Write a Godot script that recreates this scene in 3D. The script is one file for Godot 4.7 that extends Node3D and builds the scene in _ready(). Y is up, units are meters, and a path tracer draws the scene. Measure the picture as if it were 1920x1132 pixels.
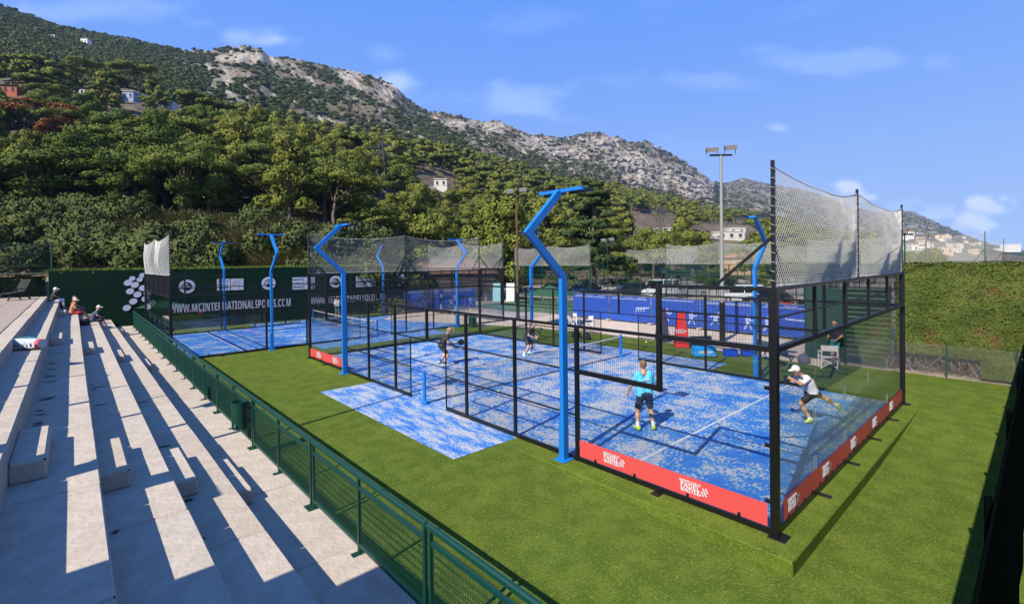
extends Node3D
# Padel club below a wooded limestone mountain, seen from concrete stands.

# ---------------------------------------------------------------- mesh builder
class MB:
	var v := PackedVector3Array()
	var n := PackedVector3Array()
	var c := PackedColorArray()
	var uv := PackedVector2Array()
	var ix := PackedInt32Array()
	var col := Color(1, 1, 1)
	func quad(a: Vector3, b: Vector3, d: Vector3, e: Vector3) -> void:   # counter-clockwise from outside
		var nn := (b - a).cross(d - a).normalized()
		var k := v.size()
		for p: Vector3 in [a, b, d, e]:
			v.append(p); n.append(nn); c.append(col)
		uv.append(Vector2(0, 1)); uv.append(Vector2(1, 1)); uv.append(Vector2(1, 0)); uv.append(Vector2(0, 0))
		for i: int in [0, 2, 1, 0, 3, 2]: ix.append(k + i)
	func tri(a: Vector3, b: Vector3, d: Vector3) -> void:
		var nn := (b - a).cross(d - a).normalized()
		var k := v.size()
		for p: Vector3 in [a, b, d]:
			v.append(p); n.append(nn); c.append(col); uv.append(Vector2.ZERO)
		for i: int in [0, 2, 1]: ix.append(k + i)
	func obox(o: Vector3, x: Vector3, y: Vector3, z: Vector3) -> void:   # centre and half axes
		quad(o + z - x - y, o + z + x - y, o + z + x + y, o + z - x + y)
		quad(o - z + x - y, o - z - x - y, o - z - x + y, o - z + x + y)
		quad(o + x + z - y, o + x - z - y, o + x - z + y, o + x + z + y)
		quad(o - x - z - y, o - x + z - y, o - x + z + y, o - x - z + y)
		quad(o + y - x + z, o + y + x + z, o + y + x - z, o + y - x - z)
		quad(o - y - x - z, o - y + x - z, o - y + x + z, o - y - x + z)
	func box(o: Vector3, s: Vector3) -> void:
		obox(o, Vector3(s.x / 2, 0, 0), Vector3(0, s.y / 2, 0), Vector3(0, 0, s.z / 2))
	func cbox(o: Vector3, s: Vector3, ch: float) -> void:   # box with chamfered edges
		var h := s / 2
		var P := func(sx: int, sy: int, sz: int, ax: int) -> Vector3:
			var p := Vector3(h.x * sx, h.y * sy, h.z * sz)
			for i in 3:
				if i != ax: p[i] -= ch * [sx, sy, sz][i]
			return o + p
		for ax in 3:
			for sg: int in [-1, 1]:
				var b := (ax + 1) % 3
				var d := (ax + 2) % 3
				var pts: Array[Vector3] = []
				for q: Array in [[-1, -1], [1, -1], [1, 1], [-1, 1]]:
					var ss := [0, 0, 0]
					ss[ax] = sg; ss[b] = q[0]; ss[d] = q[1]
					pts.append(P.call(ss[0], ss[1], ss[2], ax))
				if sg > 0: quad(pts[0], pts[1], pts[2], pts[3])
				else: quad(pts[3], pts[2], pts[1], pts[0])
		for ax in 3:   # edges along axis ax
			var b := (ax + 1) % 3
			var d := (ax + 2) % 3
			for sb: int in [-1, 1]:
				for sd: int in [-1, 1]:
					var A: Array[Vector3] = []
					for e: int in [-1, 1]:
						var ss := [0, 0, 0]
						ss[ax] = e; ss[b] = sb; ss[d] = sd
						A.append(P.call(ss[0], ss[1], ss[2], b)); A.append(P.call(ss[0], ss[1], ss[2], d))
					if sb * sd > 0: quad(A[0], A[1], A[3], A[2])
					else: quad(A[1], A[0], A[2], A[3])
	func bar(a: Vector3, b: Vector3, w: float, h: float, up := Vector3.UP) -> void:   # rectangular bar, h along up
		var y := (b - a)
		var l := y.length()
		y /= l
		var x := y.cross(up)
		if x.length() < 0.01: x = y.cross(Vector3.RIGHT)
		x = x.normalized()
		obox((a + b) / 2, x * w / 2, y * l / 2, x.cross(y) * h / 2)
	func wire(a: Vector3, b: Vector3, r: float) -> void:   # three sided strand
		var y := (b - a).normalized()
		var x := y.cross(Vector3(0.31, 0.77, 0.55)).normalized()
		var z := x.cross(y)
		var k := v.size()
		for i in 3:
			var q := x * cos(TAU * i / 3) + z * sin(TAU * i / 3)
			v.append(a + q * r); v.append(b + q * r)
			n.append(q); n.append(q); c.append(col); c.append(col); uv.append(Vector2.ZERO); uv.append(Vector2.ZERO)
		for i in 3:
			var j := (i + 1) % 3
			for t: int in [2 * i, 2 * j + 1, 2 * i + 1, 2 * i, 2 * j, 2 * j + 1]: ix.append(k + t)
	func tube(a: Vector3, b: Vector3, r1: float, r2: float, m := 8, cap := true) -> void:
		var y := (b - a).normalized()
		var x := y.cross(Vector3(0.9, 0.11, 0.3)).normalized()
		var z := x.cross(y)
		var k := v.size()
		for i in m:
			var q := x * cos(TAU * i / m) + z * sin(TAU * i / m)
			v.append(a + q * r1); v.append(b + q * r2)
			n.append(q); n.append(q); c.append(col); c.append(col); uv.append(Vector2.ZERO); uv.append(Vector2.ZERO)
		for i in m:
			var j := (i + 1) % m
			for t: int in [2 * i, 2 * j + 1, 2 * i + 1, 2 * i, 2 * j, 2 * j + 1]: ix.append(k + t)
		if cap:
			for e in 2:
				var kk := v.size()
				var o := a if e == 0 else b
				v.append(o); n.append(y * (e * 2 - 1)); c.append(col); uv.append(Vector2.ZERO)
				for i in m:
					v.append(v[k + 2 * i + e]); n.append(y * (e * 2 - 1)); c.append(col); uv.append(Vector2.ZERO)
				for i in m:
					var j := (i + 1) % m
					if e == 1:
						for t: int in [kk, kk + 1 + i, kk + 1 + j]: ix.append(t)
					else:
						for t: int in [kk, kk + 1 + j, kk + 1 + i]: ix.append(t)
	func lathe(o: Vector3, prof: Array, m := 16) -> void:   # prof: [radius, height] from bottom to top
		for s in prof.size() - 1:
			var a: Array = prof[s]
			var b: Array = prof[s + 1]
			var sl := Vector2(float(b[1]) - float(a[1]), float(a[0]) - float(b[0])).normalized()
			var k := v.size()
			for i in m + 1:
				var q := Vector3(cos(TAU * i / m), 0, sin(TAU * i / m))
				v.append(o + q * float(a[0]) + Vector3(0, a[1], 0)); v.append(o + q * float(b[0]) + Vector3(0, b[1], 0))
				for e in 2: n.append((q * sl.x + Vector3(0, sl.y, 0)).normalized()); c.append(col); uv.append(Vector2.ZERO)
			for i in m:
				for t: int in [2 * i, 2 * i + 2, 2 * i + 1, 2 * i + 1, 2 * i + 2, 2 * i + 3]: ix.append(k + t)
	func disc(o: Vector3, x: Vector3, y: Vector3, m := 16) -> void:
		for i in m:
			tri(o, o + x * cos(TAU * i / m) + y * sin(TAU * i / m), o + x * cos(TAU * (i + 1) / m) + y * sin(TAU * (i + 1) / m))
	func slab(pts: PackedVector2Array, o: Vector3, x: Vector3, y: Vector3, th: float) -> void:   # outline extruded towards x cross y
		var t := Geometry2D.triangulate_polygon(pts)
		var z := x.cross(y).normalized() * th
		var fl := Geometry2D.is_polygon_clockwise(pts)
		for i in range(0, t.size(), 3):
			var A := o + x * pts[t[i]].x + y * pts[t[i]].y
			var B := o + x * pts[t[i + 1]].x + y * pts[t[i + 1]].y
			var C := o + x * pts[t[i + 2]].x + y * pts[t[i + 2]].y
			if (B - A).cross(C - A).dot(z) < 0:
				var w := B
				B = C; C = w
			tri(A + z, B + z, C + z)
			tri(A, C, B)
		for i in pts.size():
			var j := (i + 1) % pts.size()
			var A := o + x * pts[i].x + y * pts[i].y
			var B := o + x * pts[j].x + y * pts[j].y
			if fl: quad(B, A, A + z, B + z)
			else: quad(A, B, B + z, A + z)
	func mesh() -> ArrayMesh:
		var a := []
		a.resize(Mesh.ARRAY_MAX)
		a[Mesh.ARRAY_VERTEX] = v; a[Mesh.ARRAY_NORMAL] = n; a[Mesh.ARRAY_COLOR] = c; a[Mesh.ARRAY_TEX_UV] = uv; a[Mesh.ARRAY_INDEX] = ix
		var m := ArrayMesh.new()
		m.add_surface_from_arrays(Mesh.PRIMITIVE_TRIANGLES, a)
		return m

# ---------------------------------------------------------------- node helpers
var taken := {}
func numbered(s: String) -> String:
	if not taken.has(s):
		taken[s] = 0
		return s
	taken[s] += 1
	return "%s_%03d" % [s, taken[s]]
func tag(o: Node, label := "", category := "", group := "", kind := "") -> void:
	if label: o.set_meta("label", label)
	if category: o.set_meta("category", category)
	if group: o.set_meta("group", group)
	if kind: o.set_meta("kind", kind)
func thing(called: String, label: String, category: String, at := Vector3.ZERO, turn := 0.0, group := "") -> Node3D:
	var o := Node3D.new()
	o.name = numbered(called)
	add_child(o)
	o.position = at; o.rotation.y = turn
	tag(o, label, category, group)
	return o
func part(b, called: String, m: Material, parent: Node) -> MeshInstance3D:
	var o := MeshInstance3D.new()
	o.name = called if parent != self else numbered(called)
	o.mesh = b.mesh() if b is MB else b
	o.material_override = m
	parent.add_child(o, true)
	if called in ["wire_mesh", "wire_infill", "netting", "rope_net", "lacing", "twigs"]: o.set_meta("kind", "stuff")
	return o
func struct(b, called: String, m: Material) -> MeshInstance3D:
	var o := part(b, called, m, self)
	o.set_meta("kind", "structure")
	return o
func dup(o: Node3D, at: Vector3, turn := 0.0, label := "", base := "") -> Node3D:
	var r: Node3D = o.duplicate()
	r.name = numbered(base if base else String(o.name).rstrip("0123456789").rstrip("_"))
	add_child(r)
	r.position = at; r.rotation.y = turn
	if label: r.set_meta("label", label)
	return r
func mat(c: Color, rough := 0.7, metal := 0.0) -> StandardMaterial3D:
	var m := StandardMaterial3D.new()
	m.albedo_color = c; m.roughness = rough; m.metallic = metal
	return m
func lin(r: float, g: float, b: float) -> Color:
	return Color(r, g, b).linear_to_srgb()
func vmat(rough := 0.8) -> StandardMaterial3D:
	var m := mat(Color(1, 1, 1), rough)
	m.vertex_color_use_as_albedo = true
	return m
func noise(seed_: int, freq: float, oct := 4) -> FastNoiseLite:
	var f := FastNoiseLite.new()
	f.seed = seed_; f.frequency = freq; f.fractal_octaves = oct
	f.noise_type = FastNoiseLite.TYPE_SIMPLEX_SMOOTH
	return f
# a tileable colour texture: two noises drive a mix of three colours, plus grain
func tex2(size: int, seed_: int, f1: float, f2: float, a: Color, b: Color, c3: Color, k3: float, grain: float) -> ImageTexture:
	var n1 := noise(seed_, f1, 4).get_seamless_image(size, size).get_data()
	var n2 := noise(seed_ + 9, f2, 3).get_seamless_image(size, size).get_data()
	var rg := RandomNumberGenerator.new()
	rg.seed = seed_
	var out := PackedByteArray()
	out.resize(size * size * 3)
	var st := n1.size() / (size * size)
	for i in size * size:
		var u := n1[i * st] / 255.0
		var w := n2[i * st] / 255.0
		var q := a.lerp(b, smoothstep(0.25, 0.75, u))
		q = q.lerp(c3, clampf((w - k3) * 6.0, 0, 1))
		var g := 1.0 + (rg.randf() - 0.5) * grain
		out[i * 3] = clampi(int(q.r * g * 255), 0, 255)
		out[i * 3 + 1] = clampi(int(q.g * g * 255), 0, 255)
		out[i * 3 + 2] = clampi(int(q.b * g * 255), 0, 255)
	return ImageTexture.create_from_image(Image.create_from_data(size, size, false, Image.FORMAT_RGB8, out))
func tri_mat(t: Texture2D, metres: float, rough := 0.9, bump: Texture2D = null, bs := 1.0) -> StandardMaterial3D:
	var m := mat(Color(1, 1, 1), rough)
	m.albedo_texture = t
	m.uv1_triplanar = true; m.uv1_world_triplanar = true
	m.uv1_scale = Vector3.ONE / metres
	if bump:
		m.normal_enabled = true; m.normal_texture = bump; m.normal_scale = bs
	return m
func bump_tex(size: int, seed_: int, f: float, strength: float) -> ImageTexture:
	var im := noise(seed_, f, 4).get_seamless_image(size, size)
	im.convert(Image.FORMAT_RGBA8)
	im.bump_map_to_normal_map(strength)
	return ImageTexture.create_from_image(im)

# ---------------------------------------------------------------- survey of the photograph (pixel -> direction)
const EYE := Vector3(-8.08354, 4.33682, 2.85254)
const FOCAL := 909.94
const PY := 498.376
var FW: Vector3
var RT: Vector3
var UP: Vector3
func survey() -> void:
	var yaw := 0.73695
	var pitch := -0.00901
	var roll := -0.01258
	FW = Vector3(sin(yaw) * cos(pitch), sin(pitch), -cos(yaw) * cos(pitch))
	var r := Vector3(cos(yaw), 0, sin(yaw))
	var u := r.cross(FW)
	RT = r * cos(roll) + u * sin(roll)
	UP = -r * sin(roll) + u * cos(roll)
func ray(x: float, y: float) -> Vector3:
	return FW + RT * (x - 960.0) / FOCAL - UP * (y - PY) / FOCAL
func at_depth(x: float, y: float, d: float) -> Vector3:
	return EYE + ray(x, y) * d
func at_y(x: float, y: float, h: float) -> Vector3:
	var d := ray(x, y)
	return EYE + d * ((h - EYE.y) / d.y)
func pix(p: Vector3) -> Vector2:
	var d := p - EYE
	var z := d.dot(FW)
	return Vector2(960.0 + FOCAL * d.dot(RT) / z, PY - FOCAL * d.dot(UP) / z)
func lut(a: Array, x: float) -> float:   # piecewise linear [x0, y0, x1, y1, ...]
	if x <= a[0]: return a[1]
	var i := 2
	while i < a.size():
		if x <= a[i]:
			return lerpf(a[i - 1], a[i + 1], (x - a[i - 2]) / (a[i] - a[i - 2]))
		i += 2
	return a[a.size() - 1]

var rng := RandomNumberGenerator.new()
var mk := {}   # materials
func setup_view() -> void:
	var cam := Camera3D.new()
	cam.name = "camera"
	add_child(cam)
	cam.transform = Transform3D(Basis(RT, UP, -FW), EYE)
	cam.near = 0.1
	cam.set_frustum(0.1 * 1132.0 / FOCAL, Vector2(0, 0.1 * (PY - 566.0) / FOCAL), 0.1, 9000.0)
	cam.current = true
	var sun := DirectionalLight3D.new()
	sun.name = "sun"
	add_child(sun)
	sun.look_at_from_position(Vector3.ZERO, Vector3(1.10, -1.0, -0.21), Vector3.UP)
	sun.light_energy = 1.6
	sun.light_color = Color(1.0, 0.965, 0.90)
	sun.light_angular_distance = 0.5
	sun.shadow_enabled = true
	var env := Environment.new()
	env.background_mode = Environment.BG_SKY
	var sky := Sky.new()
	var sm := ProceduralSkyMaterial.new()
	sm.sky_top_color = Color(0.335, 0.585, 0.985)
	sm.sky_horizon_color = Color(0.715, 0.825, 0.99)
	sm.sky_curve = 0.18
	sm.ground_horizon_color = Color(0.62, 0.72, 0.85)
	sm.ground_bottom_color = Color(0.35, 0.36, 0.36)
	sm.sun_angle_max = 1.0
	sm.sky_cover = sky_clouds()
	sm.sky_cover_modulate = Color(1, 1, 1, 1)
	sky.sky_material = sm
	env.sky = sky
	env.background_energy_multiplier = 0.53
	env.tonemap_mode = Environment.TONE_MAPPER_LINEAR
	env.tonemap_exposure = 1.88
	env.sdfgi_enabled = true; env.ssao_enabled = true; env.ssil_enabled = true
	env.fog_enabled = true
	env.fog_density = 0.00010
	env.fog_light_color = Color(0.62, 0.76, 0.95)
	var we := WorldEnvironment.new()
	we.name = "world_environment"
	we.environment = env
	add_child(we)

# thin cirrus veils and a few small cumulus on the whole sky, as an additive cover
func sky_clouds() -> ImageTexture:
	var w := 1536
	var h := 768
	var na := noise(5, 0.006, 5)
	na.domain_warp_enabled = true; na.domain_warp_amplitude = 60.0; na.domain_warp_frequency = 0.006
	var im := Image.create_empty(w, h, false, Image.FORMAT_RGBA8)
	im.fill(Color(0, 0, 0, 0))
	# clouds of the photograph: pixel centre, radius in pixels, strength, kind (0 wisp, 1 puff)
	var cl := [[520, 75, 75, 26, 0.36, 0], [460, 68, 40, 14, 0.25, 0], [950, 195, 120, 36, 0.20, 0], [735, 155, 45, 24, 0.35, 0], [1560, 118, 200, 26, 0.13, 0], [170, 22, 170, 40, 0.16, 0], [1330, 150, 170, 22, 0.10, 0], [1458, 241, 24, 7, 0.20, 0], [720, 100, 30, 22, 0.10, 0], [1000, 40, 200, 25, 0.06, 0],
		[1588, 350, 26, 20, 0.40, 1], [1620, 368, 26, 12, 0.35, 1], [1850, 385, 42, 24, 0.42, 1], [1825, 415, 50, 24, 0.40, 1], [1765, 402, 42, 16, 0.22, 1], [1880, 372, 14, 6, 0.25, 1], [1700, 385, 40, 14, 0.10, 1]]
	var turned := 0
	for y in h / 2:
		var el := PI * (0.5 - (y + 0.5) / h)
		for x in w:
			var az := TAU * (x + 0.5) / w
			# panorama: the first column looks along -z
			var d := Vector3(sin(az) * cos(el), sin(el), -cos(az) * cos(el))
			var s := 0.0
			# general thin veil everywhere so that the sky goes on outside the frame
			if y % 1 == 0:
				var q := na.get_noise_3d(d.x * 260.0, d.y * 900.0, d.z * 260.0)
				s = clampf((q - 0.22) * 0.3, 0.0, 0.06) * smoothstep(0.03, 0.2, el)
			var z := d.dot(FW)
			if z > 0.3:
				var p := Vector2(960.0 + FOCAL * d.dot(RT) / z, PY - FOCAL * d.dot(UP) / z)
				if p.x > -150 and p.x < 2100 and p.y > -80:
					s *= 0.55
					for k: Array in cl:
						var e := Vector2((p.x - k[0]) / k[2], (p.y - k[1]) / k[3])
						if e.length_squared() > 5.0: continue
						var nz := na.get_noise_2d(p.x * (0.9 if k[5] == 0 else 4.0), p.y * (2.6 if k[5] == 0 else 5.0))
						var r := e.length() + nz * (1.1 if k[5] == 0 else 0.9)
						s = maxf(s, k[4] * (smoothstep(1.25, 0.05, r) if k[5] == 0 else smoothstep(1.05, 0.45, r)))
			if s > 0.004:
				var warm := clampf(s * 2.0, 0, 1) * (1.0 if el < 0.16 else 0.3)
				im.set_pixel(x, y, Color(lerpf(0.9, 1.0, warm), lerpf(0.92, 0.86, warm), lerpf(1.0, 0.76, warm), s))
			turned += 1
	return ImageTexture.create_from_image(im)

func make_materials() -> void:
	mk.black = mat(Color(0.045, 0.045, 0.05), 0.38)
	mk.wire = mat(Color(0.05, 0.05, 0.055), 0.5)
	mk.blue_paint = mat(Color(0.05, 0.40, 0.70), 0.4)
	mk.green_paint = mat(Color(0.03, 0.205, 0.165), 0.42)
	mk.white = mat(Color(0.76, 0.76, 0.75), 0.6)
	mk.chrome = mat(Color(0.75, 0.75, 0.75), 0.3, 0.9)
	mk.rope = mat(Color(0.66, 0.66, 0.64), 0.9)
	mk.red = mat(Color(0.70, 0.10, 0.11), 0.55)
	mk.grey_steel = mat(Color(0.53, 0.53, 0.51), 0.5, 0.3)
	mk.rust = mat(Color(0.36, 0.24, 0.17), 0.8, 0.1)
	var gl := mat(Color(0.03, 0.13, 0.10, 0.07), 0.0)
	gl.transparency = BaseMaterial3D.TRANSPARENCY_ALPHA
	gl.metallic_specular = 0.5
	mk.glass = gl
	var tb := bump_tex(512, 21, 0.45, 3.0)
	mk.turf = tri_mat(tex2(512, 3, 0.012, 0.11, lin(0.062, 0.092, 0.013), lin(0.084, 0.116, 0.017), lin(0.112, 0.142, 0.030), 0.62, 0.5), 5.3, 0.95, tb, 0.35)
	mk.turf.uv1_scale = Vector3.ONE / 4.3
	mk.turf.vertex_color_use_as_albedo = true
	mk.turf.metallic_specular = 0.12
	mk.concrete = tri_mat(tex2(512, 11, 0.010, 0.30, lin(0.355, 0.303, 0.246), lin(0.398, 0.34, 0.277), lin(0.13, 0.112, 0.092), 0.80, 0.11), 2.3, 0.9, bump_tex(256, 31, 0.08, 4.0), 0.22)
	mk.path = tri_mat(tex2(256, 13, 0.012, 0.1, lin(0.40, 0.325, 0.25), lin(0.45, 0.37, 0.29), lin(0.36, 0.30, 0.235), 0.66, 0.12), 3.0, 0.9)
	mk.paving = tri_mat(tex2(256, 15, 0.02, 0.1, lin(0.24, 0.185, 0.14), lin(0.30, 0.24, 0.185), lin(0.2, 0.165, 0.13), 0.66, 0.14), 1.7, 0.9)
	mk.earth = tri_mat(tex2(256, 17, 0.015, 0.1, lin(0.22, 0.175, 0.125), lin(0.30, 0.24, 0.18), lin(0.14, 0.115, 0.08), 0.6, 0.2), 6.0, 0.95)
	mk.leaf = vmat(0.75)
	mk.concrete.metallic_specular = 0.2
	mk.leaf.metallic_specular = 0.2
	mk.reed = vmat(0.8)
	mk.reed.metallic_specular = 0.2
	mk.leaf.backlight = Color(0.28, 0.32, 0.1)
	mk.solid = vmat(0.8)
	mk.matt_black = mat(Color(0.04, 0.04, 0.045), 0.85)
	mk.skin = vmat(0.7)
	mk.tarp = mat(Color(0.02, 0.125, 0.08), 0.8)
	mk.tarp.metallic_specular = 0.2
	mk.banner_blue = mat(Color(0.085, 0.245, 0.585), 0.6)
	mk.print_white = mat(Color(0.70, 0.71, 0.74), 0.7)

var textmeshes := {}
var font_bold: SystemFont
func lettering(s: String, height: float, m: Material, parent: Node, at: Vector3, rot_y := 0.0, squeeze := 1.0, called := "lettering") -> MeshInstance3D:
	if font_bold == null:
		font_bold = SystemFont.new()
		font_bold.font_names = PackedStringArray(["Droid Sans"])
		font_bold.font_weight = 700
	var t := TextMesh.new()
	t.text = s; t.font = font_bold; t.font_size = 48
	t.pixel_size = height / 35.0
	t.depth = 0.004
	t.curve_step = 2.0
	var o := MeshInstance3D.new()
	o.name = called
	o.mesh = t; o.material_override = m
	parent.add_child(o, true)
	o.position = at; o.rotation.y = rot_y
	o.scale = Vector3(squeeze, 1, 1) if squeeze > 0.0 else Vector3(-squeeze / t.get_aabb().size.x, 1, 1)
	return o
# ---------------------------------------------------------------- ground, courts, stands
const WALK := 0.28
func ground_h(x: float, z: float) -> float:
	return -0.006 - 0.21 * smoothstep(-5.5, -0.5, z) * (1.0 - smoothstep(4.0, 10.8, x))
func sheet(x0: float, x1: float, z0: float, z1: float, y: float) -> MB:
	var b := MB.new()
	b.quad(Vector3(x0, y, z1), Vector3(x1, y, z1), Vector3(x1, y, z0), Vector3(x0, y, z0))
	return b
func carpet_tex(w: int, h: int, seed_: int, bias: Array, metres: float) -> ImageTexture:
	# blue carpet with swept sand: sand lies in streaks and patches
	var A := noise(seed_, 0.035, 4); var B := noise(seed_ + 1, 0.011, 3); var C := noise(seed_ + 2, 0.19, 4)
	A.domain_warp_enabled = true; A.domain_warp_amplitude = 12.0; A.domain_warp_frequency = 0.03
	var a := A.get_image(w, h, false, false, false).get_data()
	var b := B.get_image(w, h, false, false, false).get_data()
	var c := C.get_image(w / 2, h, false, false, false)
	c.resize(w, h, Image.INTERPOLATE_CUBIC)
	var cd := c.get_data()
	var rg := RandomNumberGenerator.new()
	rg.seed = seed_
	var out := PackedByteArray()
	out.resize(w * h * 3)
	var blue := Color(0.10, 0.425, 0.715)
	var deep := Color(0.065, 0.335, 0.64)
	var sand := Color(0.69, 0.64, 0.615)
	for y in h:
		var bi := lut(bias, float(y) / h)
		for x in w:
			var i := y * w + x
			var u: float = (a[i] / 255.0 - 0.5) * 0.95 + (b[i] / 255.0 - 0.5) * 1.5 + (cd[i] / 255.0 - 0.5) * 2.1
			var s := clampf(0.5 + (u + bi - 0.10) * 1.75, 0.0, 1.0)
			var q := deep.lerp(blue, b[i] / 255.0).lerp(sand, s * 0.88)
			var g := 1.0 + (rg.randf() - 0.5) * 0.14
			out[i * 3] = clampi(int(q.r * g * 255), 0, 255); out[i * 3 + 1] = clampi(int(q.g * g * 255), 0, 255); out[i * 3 + 2] = clampi(int(q.b * g * 255), 0, 255)
	return ImageTexture.create_from_image(Image.create_from_data(w, h, false, Image.FORMAT_RGB8, out))
func carpet_mat(t: Texture2D) -> StandardMaterial3D:
	var m := mat(Color(1, 1, 1), 0.92)
	m.albedo_texture = t
	return m
func build_ground() -> void:
	var g := sheet(-4000, 5000, -5000, 4000, -0.42)
	struct(g, "ground", mk.earth)
	# artificial turf with the fall of the ground towards the near end
	var b := MB.new()
	var tn := noise(66, 0.2, 3)
	var nx := 100
	var nz := 190
	var xs := func(i: int) -> float: return lerpf(-5.02, 15.0, float(i) / nx)
	var zs := func(j: int) -> float: return lerpf(3.4, -36.6, float(j) / nz)
	for j in nz + 1:
		for i in nx + 1:
			var x: float = xs.call(i)
			var z: float = zs.call(j)
			b.v.append(Vector3(x, ground_h(x, z), z))
			var e := 0.1
			b.n.append(Vector3(ground_h(x - e, z) - ground_h(x + e, z), 2 * e, ground_h(x, z - e) - ground_h(x, z + e)).normalized())
			var roll := 0.94 + 0.06 * fposmod(sin(floorf((x + 5.0) / 4.0) * 12.9) * 43.7, 1.0)
			var pt := roll * (1.0 + 0.09 * tn.get_noise_2d(x * 2.0, z * 2.0))
			b.c.append(Color(pt * (1.0 + 0.07 * tn.get_noise_2d(x + 90.0, z)), pt, pt)); b.uv.append(Vector2(x, z))
	for j in nz:
		for i in nx:
			var k := j * (nx + 1) + i
			for t: int in [k, k + nx + 1, k + 1, k + 1, k + nx + 1, k + nx + 2]: b.ix.append(t)
	struct(b, "artificial_turf", mk.turf)
	# raised base of the near court, wrapped in the same turf
	b = MB.new()
	b.cbox(Vector3(4.93, -0.15, -10.0), Vector3(10.94, 0.3, 20.84), 0.015)
	struct(b, "turf_plinth", mk.turf)
	# carpets
	var ta := carpet_tex(640, 1280, 40, [0.0, -0.02, 0.25, 0.12, 0.45, 0.22, 0.60, 0.26, 0.80, 0.06, 0.9, -0.10, 1.0, -0.20], 20.0)
	b = MB.new()
	b.quad(Vector3(0.0, 0.004, 0.0), Vector3(10.0, 0.004, 0.0), Vector3(10.0, 0.004, -20.0), Vector3(0.0, 0.004, -20.0))
	struct(b, "court_carpet", carpet_mat(ta))
	var tb := carpet_tex(512, 512, 52, [0.0, 0.16, 0.5, 0.10, 1.0, 0.16], 8.0)
	for e: Array in [[-1.93, -0.001, -5.92, -13.7], [10.001, 11.9, -6.0, -13.9]]:
		b = MB.new()
		b.quad(Vector3(e[0], 0.003, e[2]), Vector3(e[1], 0.003, e[2]), Vector3(e[1], 0.003, e[3]), Vector3(e[0], 0.003, e[3]))
		struct(b, "court_carpet", carpet_mat(tb))
	var tc := carpet_tex(1024, 512, 61, [0.0, -0.16, 1.0, -0.14], 20.0)
	b = MB.new()
	b.quad(Vector3(-4.81, 0.004, -23.8), Vector3(15.19, 0.004, -23.8), Vector3(15.19, 0.004, -33.8), Vector3(-4.81, 0.004, -33.8))
	struct(b, "court_carpet", carpet_mat(tc))
	for e: Array in [[1.3, 9.1, -33.801, -35.7], [1.3, 9.1, -21.9, -23.799]]:
		b = MB.new()
		b.quad(Vector3(e[0], 0.003, e[2]), Vector3(e[1], 0.003, e[2]), Vector3(e[1], 0.003, e[3]), Vector3(e[0], 0.003, e[3]))
		struct(b, "court_carpet", carpet_mat(tc))
	# painted lines: service lines and the worn centre line of both courts
	var lm := mat(Color(0.72, 0.72, 0.72), 0.8)
	for l: Array in [[0.06, 9.94, -3.05, 0.05], [0.06, 9.94, -16.95, 0.05]]:
		struct(sheet(l[0], l[1], l[2] - l[3] / 2, l[2] + l[3] / 2, 0.008), "court_line", lm)
	struct(sheet(4.985, 5.015, -9.6, -3.08, 0.008), "court_line", lm)
	struct(sheet(4.985, 5.015, -16.92, -10.4, 0.008), "court_line", lm)
	for x: float in [-1.76, 12.14]:
		struct(sheet(x - 0.025, x + 0.025, -33.74, -23.86, 0.008), "court_line", lm)
	struct(sheet(-1.73, 4.8, -28.815, -28.785, 0.008), "court_line", lm)
	# path and ground beyond the courts
	var pb := MB.new()
	var near := [[9.6, -31.5], [13.0, -23.0], [15.2, -15.1], [14.9, -10.5], [14.5, -7.0], [14.2, -4.5], [13.9, -3.2]]
	var far := [[14.0, -36.0], [21.2, -26.0], [20.9, -20.0], [20.6, -14.0], [20.2, -8.0], [19.9, -5.5], [19.7, -3.2]]
	for i in near.size() - 1:
		pb.quad(Vector3(near[i + 1][0], 0.006, near[i + 1][1]), Vector3(far[i + 1][0], 0.006, far[i + 1][1]), Vector3(far[i][0], 0.006, far[i][1]), Vector3(near[i][0], 0.006, near[i][1]))
	struct(pb, "footpath", mk.path)
	var dk := tri_mat(tex2(256, 23, 0.03, 0.1, lin(0.045, 0.09, 0.035), lin(0.06, 0.12, 0.045), lin(0.08, 0.13, 0.05), 0.65, 0.3), 4.0)
	struct(sheet(20.6, 33.0, -36.0, -2.5, -0.004), "sports_ground", dk)
	struct(sheet(33.0, 95.0, -75.0, 12.0, -0.01), "car_park", tri_mat(tex2(256, 27, 0.02, 0.1, lin(0.26, 0.22, 0.18), lin(0.32, 0.27, 0.22), lin(0.2, 0.18, 0.15), 0.66, 0.15), 5.0))
	struct(sheet(15.0, 20.5, -40.0, 3.4, -0.012), "verge", mk.earth)

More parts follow.
